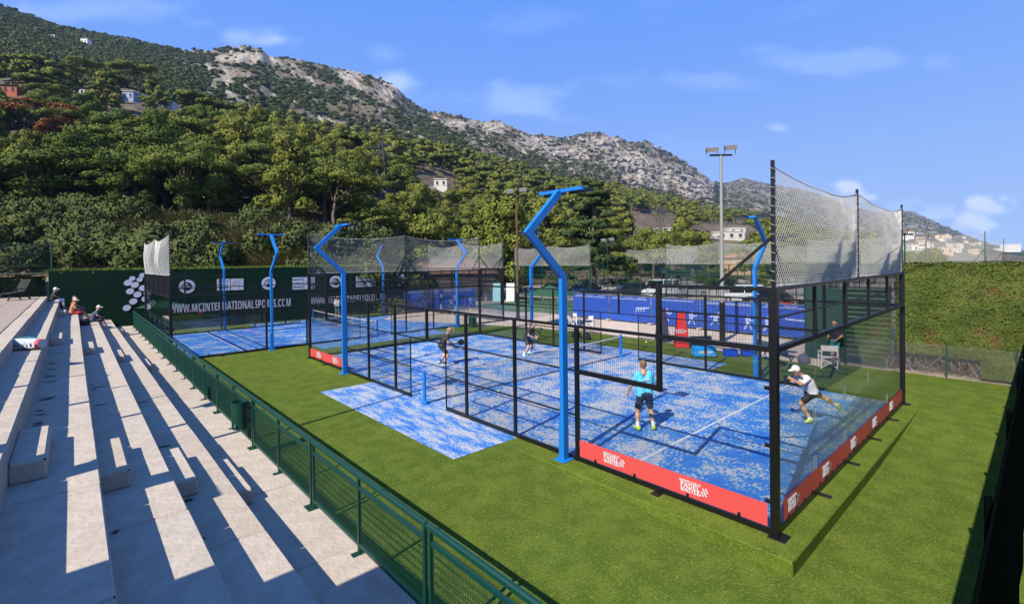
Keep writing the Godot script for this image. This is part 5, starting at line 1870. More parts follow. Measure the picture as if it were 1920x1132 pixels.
	for i in 46:
		var a := rng.randf() * TAU
		var bend := rng.randf_range(0.5, 1.5)
		var hgt := rng.randf_range(0.9, 2.0)
		var o := Vector3(cos(a), 0, sin(a))
		var side := Vector3(-o.z, 0, o.x) * 0.035
		var p0 := o * rng.randf() * 0.25
		rb.col = Color(0.25, 0.215, 0.145).lerp(Color(0.10, 0.125, 0.045), rng.randf())
		var prev := p0
		for k in 3:
			var f := (k + 1) / 3.0
			var p := p0 + o * bend * f * f + Vector3(0, hgt * (f - 0.28 * f * f * bend), 0)
			var s := side * (1.2 - f)
			var q0 := prev - side * (1.2 - k / 3.0)
			var q1 := prev + side * (1.2 - k / 3.0)
			var soft := (o * 0.35 + Vector3.UP).normalized()
			if (q1 - q0).cross(p + s - q0).dot(soft) >= 0.0: rb.quad(q0, q1, p + s, p - s)
			else: rb.quad(q1, q0, p - s, p + s)
			for i2 in 4: rb.n[rb.n.size() - 1 - i2] = soft
			prev = p
	var rx: Array = []
	for i in 1500:
		var px := rng.randf_range(235, 640)
		var dd := rng.randf_range(43.5, 57.0)
		if absf(px - 420) > 190 and rng.randf() < 0.6: continue
		var p := slope_at(px, dd)
		rx.append(Transform3D(Basis(Vector3.UP, rng.randf() * TAU).scaled(Vector3.ONE * rng.randf_range(0.7, 1.8)), p - Vector3(0, 0.2, 0)))
	multi("reed_bed", "dry tan reeds and long grass on the bank above the tarpaulin wall", "reeds", rb.mesh(), mk.reed, rx, [])
	# bushes on the bank and along the fences
	var k := 0
	while k < 130:
		var px := rng.randf_range(-60, 790)
		var dd := rng.randf_range(43.0, 58.0)
		k += 1
		if px > 240 and px < 600 and rng.randf() < 0.62: continue
		var p := slope_at(px, dd)
		var s := rng.randf_range(1.2, 2.4)
		tree(7, k % 3, p - Vector3(0, 0.2, 0), Vector3(s, s, s), rng.randf() * TAU, "green bush on the bank above the tarpaulin wall", "bushes on the bank")
	# grass fringe along the top of the wall
	var gb := MB.new()
	for i in 26:
		var a := rng.randf() * TAU
		var o := Vector3(cos(a), 0, sin(a))
		var p0 := Vector3(rng.randf_range(-0.3, 0.3), 0, rng.randf_range(-0.3, 0.3))
		gb.col = Color(0.12, 0.16, 0.03).lerp(Color(0.07, 0.11, 0.02), rng.randf())
		gb.tri(p0 - Vector3(-o.z, 0, o.x) * 0.03, p0 + Vector3(-o.z, 0, o.x) * 0.03, p0 + o * 0.12 + Vector3(0, rng.randf_range(0.2, 0.42), 0))
	var gx: Array = []
	for i in 420:
		var f := rng.randf()
		var p := Vector3(lerpf(-9.2, 14.0, f), 3.92, lerpf(-40.0, -36.9, f) - rng.randf() * 1.4)
		gx.append(Transform3D(Basis(Vector3.UP, rng.randf() * TAU), p))
	multi("grass_fringe", "bright green grass fringe along the top of the tarpaulin wall", "grass", gb.mesh(), mk.leaf, gx, [])
	var eb := MB.new()
	eb.quad(Vector3(-24.0, 3.95, -41.9), Vector3(-9.0, 3.95, -40.1), Vector3(-9.0, 3.9, -52.0), Vector3(-24, 3.9, -52))
	eb.quad(Vector3(-9.0, 3.95, -40.1), Vector3(15.0, 3.95, -36.8), Vector3(15.0, 3.6, -46.0), Vector3(-9.0, 3.9, -52.0))
	struct(eb, "bank", tri_mat(tex2(256, 37, 0.02, 0.1, lin(0.035, 0.045, 0.012), lin(0.07, 0.085, 0.022), lin(0.13, 0.105, 0.06), 0.6, 0.4), 3.0))
	hedge("low_hedge", "low clipped dark green hedge at the end of the terrace", Vector3(-22.0, 2.5, -42.2), Vector3(-9.4, 3.72, -41.0), 14000, 0.09, [Color(0.025, 0.040, 0.012), Color(0.055, 0.075, 0.020), Color(0.10, 0.12, 0.03)], [1, 2, 2, 2])
	# green wire fence with a tall post at the end of the terrace
	var t := thing("terrace_fence", "green wire mesh fence with a tall post above the low hedge", "fence", Vector3(-9.05, 2.4, -40.4))
	var b := MB.new()
	b.tube(Vector3(0, 0, 0), Vector3(0, 3.5, 0), 0.06, 0.05, 8)
	b.tube(Vector3(-6, 0, 0), Vector3(-6, 3.5, 0), 0.05, 0.05, 8)
	part(b, "post", mk.green_paint, t)
	b = MB.new()
	b.tube(Vector3(-12, 3.4, 0), Vector3(0, 3.4, 0), 0.025, 0.025, 6)
	b.tube(Vector3(-12, 2.0, 0), Vector3(0, 2.0, 0), 0.02, 0.02, 6)
	part(b, "rail", mk.green_paint, t)
	b = MB.new()
	wire_panel(b, Vector3(-12, 0, 0), Vector3(0, 0, 0), 0.1, 3.4, 0.11, 0.004)
	part(b, "wire_mesh", mk.green_paint, t)

func build_background() -> void:
	# lamp masts
	mast("lamp_mast", "tall grey lamp mast with two floodlights and black padding at its foot", Vector3(17.2, 0, -8.6), 9.75, mk.grey_steel, -0.75, true, 2, 0.105)
	mast("lamp_mast", "rust stained lamp mast with two floodlights beside the far court", Vector3(16.27, 0, -23.4), 9.2, mk.rust, -0.75, true, 2, 0.095)
	for q: Array in [[1139, 455, 6.4, 56, "green lamp post left of the cedar trunk among the far courts"], [1343, 450, 6.3, 58, "green lamp post in front of the flat roofed villa"], [1737, 448, 6.2, 36, "green lamp post with two black lamps above the tall hedge"], [1697, 440, 5.2, 30, "short lamp post beside the corner of the rope net"]]:
		var p := at_depth(q[0], q[1], q[3])
		mast("lamp_post", q[4], Vector3(p.x, 0, p.z), p.y, mk.green_paint, -0.6, false, 2, 0.06)
	# far green cages
	var c1 := make_cage("green_padel_cage", "green steel padel cage with white rope nets beyond the path", mk.green_paint, mk.green_paint, false)
	c1.position = Vector3(26.3, 0.0, -34.6); c1.rotation.y = -PI / 2
	dup(c1, Vector3(34.0, 0.0, -21.6), -PI / 2, "green steel padel cage with rope nets next to the parked cars", "green_padel_cage")
	dup(c1, Vector3(34.3, 0.0, -9.72), -PI / 2, "green padel cage with rope nets showing above the tall hedge", "green_padel_cage")
	# cars and scooters
	var along := -atan2(RT.z, RT.x)
	car("dark grey off-road car parked beyond the blue banners", at_y(1178, 556, 0), along + 0.15, Color(0.13, 0.15, 0.16), 1)
	car("white van parked beyond the blue banners, next to the dark car", at_y(1238, 556, 0), along + 0.35, Color(0.80, 0.81, 0.82), 2)
	car("silver car parked beyond the blue banners behind the black frame", at_y(1292, 556, 0), along + 0.2, Color(0.55, 0.57, 0.58), 0)
	car("white car parked behind the tall grey lamp mast", at_y(1392, 566, 0), along - 0.35, Color(0.78, 0.79, 0.80), 1)
	car("black car parked in front of the white car by the tall grey mast", at_y(1440, 572, 0), along - 0.45, Color(0.05, 0.055, 0.06), 0)
	car("blue car parked under the trees by the notice boards", at_y(1085, 553, 0), along + 0.1, Color(0.10, 0.30, 0.50), 0)
	car("dark car parked under the trees behind the parasol", at_y(1030, 552, 0), along, Color(0.07, 0.07, 0.08), 0)
	scooter("red scooter parked behind the corner of the near court", at_y(1470, 583, 0), along + 0.4, Color(0.6, 0.06, 0.06))
	scooter("black scooter parked behind the glass end wall", at_y(1505, 586, 0), along + 0.5, Color(0.07, 0.07, 0.08))
	scooter("silver scooter parked behind the glass end wall", at_y(1535, 588, 0), along + 0.55, Color(0.5, 0.5, 0.52))
	# blue banner fences
	var zz := [-21.6, -18.2, -14.8, -11.4, -8.0, -4.6]
	var lb := ["blue banner panel at the end of the path under the parasol", "blue banner panel with a thin white line above the path", "blue banner panel with a white comb shaped print", "blue banner panel with a white player print behind the standing banners", "blue banner panel with a white player print beside the tall grey mast"]
	for k in 5: banner_panel(Vector3(20.42, 0, zz[k]), Vector3(20.42, 0, zz[k + 1] - 0.08), lb[k], 1.86, k)
	banner_panel(Vector3(20.42, 0, -4.5), Vector3(18.6, 0, -1.6), "plain blue banner panel behind the glass corner", 1.3, 2)
	banner_panel(Vector3(13.2, 0, -32.4 - 2.2), Vector3(16.3, 0, -31.5 - 2.2), "blue banner panel behind the far court next to the tarpaulin wall", 1.95, 0)
	banner_panel(Vector3(16.4, 0, -31.47 - 2.2), Vector3(19.6, 0, -30.6 - 2.2), "blue banner panel behind the far court by the club house", 1.95, 3)
	# club house beyond the far court
	var p := at_depth(842, 540, 62.0)
	house("club_house", "grey brown club house with a low red roof behind the far court", Vector3(p.x, 0, p.z), along, Vector3(12.0, 2.9, 6.0), Color(0.22, 0.20, 0.19), 1, Color(0.32, 0.23, 0.19), 4, 1)
	# houses on the slopes: column, ground row, depth
	var hs := [
		["hillside_house", "white house with a terrace among the pines on the middle slope", 826, 352, 250, Vector3(6.5, 4.0, 5), Color(0.72, 0.71, 0.68), 0, Color(0.7, 0.68, 0.64), 2, 1],
		["hillside_house", "low white annex below the white house on the middle slope", 808, 362, 245, Vector3(4.5, 2.4, 4), Color(0.78, 0.77, 0.74), 0, Color(0.66, 0.65, 0.62), 1, 1],
		["villa", "flat roofed white villa above the car park", 1362, 450, 150, Vector3(8.5, 2.4, 6), Color(0.70, 0.69, 0.66), 0, Color(0.82, 0.82, 0.80), 3, 1],
		["villa", "upper storey block of white villa set back above the car park", 1375, 440, 156, Vector3(5.5, 2.0, 5), Color(0.70, 0.69, 0.67), 0, Color(0.84, 0.84, 0.82), 2, 1],
		["hillside_house", "small tan house with a tiled roof right of the villa", 1385, 512, 95, Vector3(5.5, 3.0, 5), Color(0.66, 0.55, 0.42), 1, Color(0.52, 0.33, 0.24), 2, 1],
		["hillside_house", "small white house below the villa", 1243, 446, 140, Vector3(4.0, 2.6, 4), Color(0.80, 0.79, 0.76), 0, Color(0.75, 0.74, 0.7), 1, 1],
		["hillside_house", "orange house among the dead pines at the left", 26, 178, 165, Vector3(4.6, 2.6, 4), Color(0.55, 0.29, 0.19), 1, Color(0.5, 0.26, 0.18), 2, 1],
		["villa", "white villa between umbrella pines on the left slope", 152, 184, 175, Vector3(5.6, 2.8, 5), Color(0.62, 0.60, 0.57), 1, Color(0.55, 0.42, 0.34), 3, 1],
		["villa", "pale blue villa with a balcony on the left slope", 242, 190, 180, Vector3(5.6, 2.8, 5), Color(0.52, 0.56, 0.65), 0, Color(0.62, 0.62, 0.62), 3, 1],
		["hillside_house", "small white cabin among pines on the left slope", 318, 206, 190, Vector3(3.6, 3.2, 4), Color(0.74, 0.76, 0.74), 1, Color(0.4, 0.36, 0.33), 1, 1]]
	for q: Array in hs:
		var dd := depth_of(q[2], q[3]) * 0.985
		house(q[0], q[1], at_depth(q[2], q[3], dd), along + 0.12, q[5] * (dd / float(q[4])), q[6], q[7], q[8], q[9], q[10])
	var ridge := [["hillside_house", "tiny house with a red roof high on the left mountain side", 100, 72, 430.0, Vector3(5.5, 2.6, 5), Color(0.7, 0.66, 0.6), 1, Color(0.55, 0.3, 0.22)], ["hillside_house", "tiny white house high on the left mountain side", 161, 83, 440.0, Vector3(6.0, 4.0, 5), Color(0.82, 0.82, 0.8), 0, Color(0.7, 0.7, 0.68)]]
	for q: Array in ridge:
		var dd := depth_of(q[2], q[3]) * 0.98
		house(q[0], q[1], at_depth(q[2], q[3], dd), along, q[5] * (dd / float(q[4])), q[6], q[7], q[8], 2, 1)
	# town at the right: rows of far houses and a white high-rise
	house("high_rise", "broad white apartment high-rise on the far right hill", at_depth(1896, 470, 1180), along, Vector3(34, 16, 16), Color(0.80, 0.79, 0.77), 0, Color(0.78, 0.77, 0.75), 8, 5)
	house("high_rise", "lower white block beside the apartment high-rise", at_depth(1875, 473, 1190), along, Vector3(18, 10, 14), Color(0.76, 0.74, 0.70), 0, Color(0.75, 0.73, 0.7), 5, 3)
	rng.seed = 99
	for k in 46:
		var px := rng.randf_range(1692, 1868)
		var py := rng.randf_range(438, 486) if k % 2 == 0 else rng.randf_range(440, 470)
		if py < lut(SKYLINE, px) + 8.0: continue
		var dd := depth_of(px, py) * 0.985
		var sx := rng.randf_range(7, 13)
		house("town_house", "pale far house with a %s on the right hill" % ["flat roof", "tiled roof"][k % 2], at_depth(px, py, dd), along + rng.randf_range(-0.5, 0.5), Vector3(sx, rng.randf_range(4, 8), 8), [Color(0.80, 0.76, 0.68), Color(0.78, 0.68, 0.56), Color(0.82, 0.80, 0.76)][k % 3], k % 2, [Color(0.72, 0.69, 0.64), Color(0.56, 0.36, 0.26)][k % 2], 2, 1)
	for i in get_child_count():
		var o := get_child(i)
		if String(o.name).begins_with("town_house"): o.set_meta("group", "far houses on the right hill")
	pylon("lattice electricity pylon standing among pines left of the white house", slope_at(716, 105), 12.5, along)
	pylon("lattice electricity pylon in the clearing right of the cedar", slope_at(1238, 150), 13.0, along + 0.5)
	# unseen building added behind the terrace to shade the near end of the stand
	house("added_shade_building", "plain unseen building added behind the stand to shade its near end", Vector3(-13.6, 2.4, 3.4), PI / 2, Vector3(10.6, 2.55, 6.0), Color(0.7, 0.68, 0.64), 0, Color(0.6, 0.58, 0.55), 4, 1)
	var t := thing("added_shade_pillar", "square unseen pillar added on the terrace to cast a shadow band on the benches", "pillar", Vector3(-10.9, 2.46, -5.15))  # unseen pillar added for its narrow band of shade across the benches
	var b := MB.new()
	b.cbox(Vector3(0, 1.05, 0), Vector3(0.36, 2.1, 0.36), 0.02)
	part(b, "shaft", mk.concrete, t)
	b = MB.new()
	b.cbox(Vector3(0, 2.16, 0), Vector3(0.44, 0.12, 0.44), 0.02)
	part(b, "cap", mk.concrete, t)
	mast("lamp_mast", "slender unseen lamp mast added behind the stand to cast the thin turf shadow", Vector3(-10.4, 2.46, -9.4), 8.5, mk.grey_steel, 0.5, false, 1, 0.07)  # out of view, added to lay a thin shadow line on the turf
	mast("lamp_mast", "short unseen mast added behind the racket bag to cast thin shadows on the steps", Vector3(-10.6, 2.46, -12.6), 2.6, mk.grey_steel, 0.5, false, 1, 0.05)  # second unseen mast, put in for thin shadow lines on the steps
# ---------------------------------------------------------------- people
# a body is one skin: the smooth union of tapered capsules, meshed as surface nets
func skin_field(b: MB, bones: Array, cell: float, k: float) -> void:
	var lo := Vector3(1e9, 1e9, 1e9)
	var hi := -lo
	for q: Array in bones:
		for e in 2:
			var p: Vector3 = q[e]
			var r: float = q[2 + e] + k + cell * 2
			lo = lo.min(p - Vector3.ONE * r); hi = hi.max(p + Vector3.ONE * r)
	var nx := int((hi.x - lo.x) / cell) + 2
	var ny := int((hi.y - lo.y) / cell) + 2
	var nz := int((hi.z - lo.z) / cell) + 2
	var f := PackedFloat32Array()
	f.resize(nx * ny * nz); f.fill(1.0)
	var near := PackedFloat32Array()
	near.resize(nx * ny * nz); near.fill(1.0)
	var own := PackedInt32Array()
	own.resize(nx * ny * nz)
	for bi in bones.size():
		var q: Array = bones[bi]
		var A: Vector3 = q[0]
		var B: Vector3 = q[1]
		var ra: float = q[2]
		var rb: float = q[3]
		var m := maxf(ra, rb) + k + cell * 1.5
		var a := ((A.min(B) - Vector3.ONE * m - lo) / cell).floor()
		var e := ((A.max(B) + Vector3.ONE * m - lo) / cell).ceil()
		var ab := B - A
		var l2 := maxf(ab.length_squared(), 1e-8)
		for z in range(maxi(int(a.z), 0), mini(int(e.z) + 1, nz)):
			for y in range(maxi(int(a.y), 0), mini(int(e.y) + 1, ny)):
				var row := (z * ny + y) * nx
				for x in range(maxi(int(a.x), 0), mini(int(e.x) + 1, nx)):
					var p := lo + Vector3(x, y, z) * cell
					var t := clampf((p - A).dot(ab) / l2, 0.0, 1.0)
					var d := p.distance_to(A + ab * t) - lerpf(ra, rb, t)
					var i := row + x
					if d < near[i]:
						near[i] = d; own[i] = bi
					var o := f[i]
					var h := maxf(k - absf(o - d), 0.0) / k
					f[i] = minf(o, d) - h * h * k * 0.25
	var vid := {}
	var off: Array[int] = [0, 1, nx, nx + 1, nx * ny, nx * ny + 1, nx * ny + nx, nx * ny + nx + 1]
	var base := b.v.size()
	for z in nz - 1:
		for y in ny - 1:
			var row := (z * ny + y) * nx
			for x in nx - 1:
				var i := row + x
				if f[i] > cell * 3.0: continue
				var s := 0
				for c in 8:
					if f[i + off[c]] < 0.0: s |= 1 << c
				if s == 0 or s == 255: continue
				var sum := Vector3.ZERO
				var cnt := 0
				for ed: Array in EDGES:
					var fa := f[i + off[ed[0]]]
					var fb := f[i + off[ed[1]]]
					if (fa < 0.0) != (fb < 0.0):
						var t := fa / (fa - fb)
						sum += (CORNER[ed[0]] as Vector3).lerp(CORNER[ed[1]], t)
						cnt += 1
				var p := lo + (Vector3(x, y, z) + sum / cnt) * cell
				var g := Vector3(f[i + 1] - f[i] + f[i + off[7]] - f[i + off[6]], f[i + nx] - f[i] + f[i + off[7]] - f[i + off[5]], f[i + nx * ny] - f[i] + f[i + off[7]] - f[i + off[3]])
				var best := i
				for c in 8:
					if near[i + off[c]] < near[best]: best = i + off[c]
				vid[i] = b.v.size()
				b.v.append(p); b.n.append(g.normalized()); b.c.append(bones[own[best]][4]); b.uv.append(Vector2.ZERO)
	for i: int in vid:
		var x: int = i % nx
		var y: int = (i / nx) % ny
		var z: int = i / (nx * ny)
		for ax in 3:
			var st: int = [1, nx, nx * ny][ax]
			var u: int = [nx, nx * ny, 1][ax]
			var w: int = [nx * ny, 1, nx][ax]
			if [y, z, x][ax] == 0 or [z, x, y][ax] == 0: continue
			var in0 := f[i] < 0.0
			var in1 := f[i + st] < 0.0
			if in0 == in1: continue
			if not (vid.has(i - u) and vid.has(i - w) and vid.has(i - u - w)): continue
			var q := [vid[i], vid[i - u], vid[i - u - w], vid[i - w]]
			if in0: q = [q[3], q[2], q[1], q[0]]
			for t: int in [0, 1, 2, 0, 2, 3]: b.ix.append(q[t])
	if base == b.v.size(): push_warning("empty body")
const EDGES := [[0, 1], [2, 3], [4, 5], [6, 7], [0, 2], [1, 3], [4, 6], [5, 7], [0, 4], [1, 5], [2, 6], [3, 7]]
const CORNER := [Vector3(0, 0, 0), Vector3(1, 0, 0), Vector3(0, 1, 0), Vector3(1, 1, 0), Vector3(0, 0, 1), Vector3(1, 0, 1), Vector3(0, 1, 1), Vector3(1, 1, 1)]

# J: joints in the local frame (forward -z, right +x). S: colours
func person(label: String, at: Vector3, turn: float, J: Dictionary, S: Dictionary, cell: float) -> Node3D:
	var t := thing("person", label, "person", at, turn)
	var sk: Color = S.skin
	var sh: Color = S.shirt
	var pa: Color = S.pants
	var so: Color = S.get("sock", sk)
	var fe: Color = S.shoe
	var g: float = S.get("girth", 1.0)
	var pel: Vector3 = J.pelvis
	var che: Vector3 = J.chest
	var nek: Vector3 = J.neck
	var hed: Vector3 = J.head
	var rt: Vector3 = J.get("right", Vector3.RIGHT)          # shoulder axis
	var hr: Vector3 = J.get("hipright", rt)
	var bones: Array = []
	var fwd := (nek - pel).cross(rt).normalized() * -1.0
	# trunk
	for s: float in [-1.0, 1.0]:
		bones.append([pel + hr * 0.085 * s, che + rt * 0.09 * s, 0.125 * g, 0.125 * g, sh])
		bones.append([che + rt * 0.08 * s, nek + rt * 0.14 * s - (nek - che) * 0.15, 0.12 * g, 0.075, sh])
		bones.append([pel + hr * 0.07 * s + Vector3(0, -0.02, 0), pel + hr * 0.085 * s + Vector3(0, -0.06, 0), 0.135 * g, 0.12, pa])
	bones.append([nek - (hed - nek) * 0.15, nek + (hed - nek) * 0.5, 0.062, 0.056, sk])
	for i in 2:
		var s := -1.0 if i == 0 else 1.0
		var shd := nek + rt * 0.185 * s - (nek - che).normalized() * 0.075
		var el: Vector3 = J.elbow[i]
		var ha: Vector3 = J.hand[i]
		var slv: float = S.get("sleeve", 0.6)
		bones.append([shd, shd.lerp(el, slv), 0.066, 0.056, sh])
		bones.append([shd.lerp(el, slv * 0.9), el, 0.046, 0.040, sh if slv > 0.99 else sk])
		bones.append([el, ha, 0.041, 0.027, S.get("forearm", sk)])
		var hip := pel + hr * 0.095 * s + Vector3(0, -0.05, 0)
		var kn: Vector3 = J.knee[i]
		var fo: Vector3 = J.foot[i]     # ankle
		var sl: float = S.get("shorts", 0.75)
		bones.append([hip, hip.lerp(kn, sl), 0.100 * g, 0.088, pa])
		bones.append([hip.lerp(kn, sl * 0.9), kn, 0.072, 0.054, pa if sl > 0.99 else sk])
		var leg: Color = pa if sl > 0.99 else sk
		bones.append([kn, kn.lerp(fo, 0.35), 0.052, 0.056, leg])
		bones.append([kn.lerp(fo, 0.35), kn.lerp(fo, 0.72), 0.056, 0.040, leg])
		bones.append([kn.lerp(fo, 0.72), fo, 0.040, 0.036, so])
		var toe: Vector3 = J.toe[i] if J.has("toe") else Vector3(0.03 * s, 0, -1)
		var dn: Vector3 = J.sole[i] if J.has("sole") else Vector3.DOWN
		bones.append([fo + dn * 0.045 - toe * 0.05, fo + dn * 0.055 + toe * 0.16, 0.045, 0.036, fe])
		bones.append([fo + dn * 0.02 - toe * 0.04, fo + dn * 0.03 + toe * 0.05, 0.045, 0.042, fe])
	var b := MB.new()
	skin_field(b, bones, cell, 0.045)
	# head: skull, jaw, nose, ears, hair or cap
	var up: Vector3 = (hed - nek).normalized().lerp(Vector3.UP, 0.4).normalized()
	var face: Vector3 = J.face.normalized()
	var side := face.cross(up).normalized()
	var hc: Color = S.hair
	var H: Array = []
	H.append([hed + up * 0.035 - face * 0.012, hed + up * 0.03 + face * 0.02, 0.088, 0.082, sk])
	H.append([hed - up * 0.03 + face * 0.03, hed - up * 0.075 + face * 0.055, 0.066, 0.045, sk])
	H.append([hed + up * 0.0 + face * 0.10, hed - up * 0.022 + face * 0.112, 0.012, 0.016, sk])
	for s: float in [-1.0, 1.0]:
		H.append([hed + side * 0.088 * s + up * 0.02, hed + side * 0.09 * s - up * 0.02, 0.016, 0.012, sk])
		H.append([hed + side * 0.034 * s + face * 0.088 + up * 0.012, hed + side * 0.040 * s + face * 0.087 + up * 0.012, 0.012, 0.012, Color(0.05, 0.035, 0.03)])
	H.append([hed + face * 0.093 - up * 0.056 - side * 0.02, hed + face * 0.093 - up * 0.056 + side * 0.02, 0.008, 0.008, Color(0.30, 0.09, 0.08)])
	H.append([hed + up * 0.06 - face * 0.02, hed + up * 0.045 - face * 0.045, 0.086, 0.082, hc])
	H.append([hed + up * 0.0 - face * 0.05, hed - up * 0.03 - face * 0.055, 0.070, 0.055, hc if not S.get("bald", false) else sk])
	H.append([hed - up * 0.06, nek + (hed - nek) * 0.3, 0.055, 0.057, sk])
	if S.has("cap"):
		var cc: Color = S.cap
		H.append([hed + up * 0.075 - face * 0.01, hed + up * 0.06 - face * 0.015, 0.092, 0.096, cc])
		if S.get("brim", 0) == 0:
			for s: float in [-0.045, 0.0, 0.045]: H.append([hed + up * 0.07 + face * 0.08 + side * s, hed + up * 0.062 + face * (0.185 - absf(s) * 0.5) + side * s, 0.018, 0.014, cc])
		else:
			for k in 10:
				var d := side * cos(TAU * k / 10) + face * sin(TAU * k / 10)
				H.append([hed + up * 0.055 + d * 0.08, hed + up * 0.042 + d * 0.16, 0.02, 0.014, cc])
	skin_field(b, H, minf(cell, 0.013), 0.02)
	# hands: palm, four fingers and a thumb
	for i in 2:
		var s := -1.0 if i == 0 else 1.0
		var el: Vector3 = J.elbow[i]
		var ha: Vector3 = J.hand[i]
		var d := (ha - el).normalized()
		var pn: Vector3 = (J.palm[i] if J.has("palm") else Vector3(-s, 0, 0))      # where the palm faces
		var w := d.cross(pn).normalized()
		pn = w.cross(d).normalized()
		var curl: float = J.get("curl", 0.5)
		var F: Array = []
		F.append([ha - d * 0.02, ha + d * 0.07 + w * 0.018, 0.028, 0.022, sk])
		F.append([ha, ha + d * 0.07 - w * 0.018, 0.026, 0.022, sk])
		for k in 4:
			var o := ha + d * 0.085 + w * (0.034 - 0.0225 * k)
			var len: float = [0.040, 0.046, 0.043, 0.033][k]
			var d1 := (d + pn * curl).normalized()
			var d2 := (d + pn * curl * 2.6).normalized()
			F.append([o, o + d1 * len, 0.0098, 0.0092, sk])
			F.append([o + d1 * len, o + d1 * len + d2 * len * 0.8, 0.0092, 0.008, sk])
		var tb := ha + d * 0.025 + w * 0.03
		var t1 := (d + w * 0.9 + pn * 0.5).normalized()
		F.append([tb, tb + t1 * 0.04, 0.0125, 0.0105, sk])
		F.append([tb + t1 * 0.04, tb + t1 * 0.04 + (d + pn * 0.8).normalized() * 0.03, 0.0105, 0.009, sk])
		skin_field(b, F, 0.0085 if cell < 0.03 else 0.013, 0.008)
	part(b, "body", mk.skin, t)
	return t
func racket(label: String, at: Vector3, along: Vector3, nrm: Vector3, c: Color) -> void:
	var t := thing("padel_racket", label, "racket", at)
	var y := along.normalized()
	var x := y.cross(nrm).normalized()
	var z := x.cross(y)
	var b := MB.new()
	var pts := PackedVector2Array()
	for i in 20: pts.append(Vector2(cos(TAU * i / 20) * 0.125, 0.30 + sin(TAU * i / 20) * 0.145))
	b.slab(pts, -z * 0.018, x, y, 0.036)
	var h := part(b, "face", mat(c, 0.4), t)
	b = MB.new()
	for i in range(-2, 3):
		for j in range(-2, 3):
			for s: float in [-1.0, 1.0]: b.disc(x * i * 0.032 + y * (0.31 + j * 0.032) + z * s * 0.0187, x * 0.0065 * s, y * 0.0065, 6)
	part(b, "hole", mk.black, h)
	b = MB.new()
	b.bar(y * -0.06, y * 0.09, 0.032, 0.028, z)
	part(b, "grip", mk.black, t)
	b = MB.new()
	b.bar(y * 0.08, y * 0.19 + x * 0.06, 0.022, 0.03, z)
	b.bar(y * 0.08, y * 0.19 - x * 0.06, 0.022, 0.03, z)
	part(b, "throat", mat(c, 0.4), t)
func seated(label: String, seat: Vector3, S: Dictionary, lean: float, legs: float, cell: float) -> void:
	# sits on a bench facing +x; local forward is -z
	var J := {pelvis = Vector3(0, 0.12, 0.05), chest = Vector3(0, 0.42, 0.05 - lean * 0.5), neck = Vector3(0, 0.62, 0.05 - lean), head = Vector3(0.01, 0.76, 0.02 - lean * 1.1), face = Vector3(0.25, -0.12, -1),
		elbow = [Vector3(-0.25, 0.36, -0.05 - lean * 0.5), Vector3(0.25, 0.36, -0.05 - lean * 0.5)], hand = [Vector3(-0.13, 0.22, -0.27 - lean * 0.3), Vector3(0.12, 0.22, -0.28 - lean * 0.3)], palm = [Vector3(0, -1, 0), Vector3(0, -1, 0)],
		knee = [Vector3(-0.13, 0.12, -0.40), Vector3(0.15, 0.12, -0.41)], foot = [Vector3(-0.14, -0.36, -0.40 - legs), Vector3(0.15, -0.36, -0.42 - legs)]}
	person(label, seat, -PI / 2, J, S, cell)
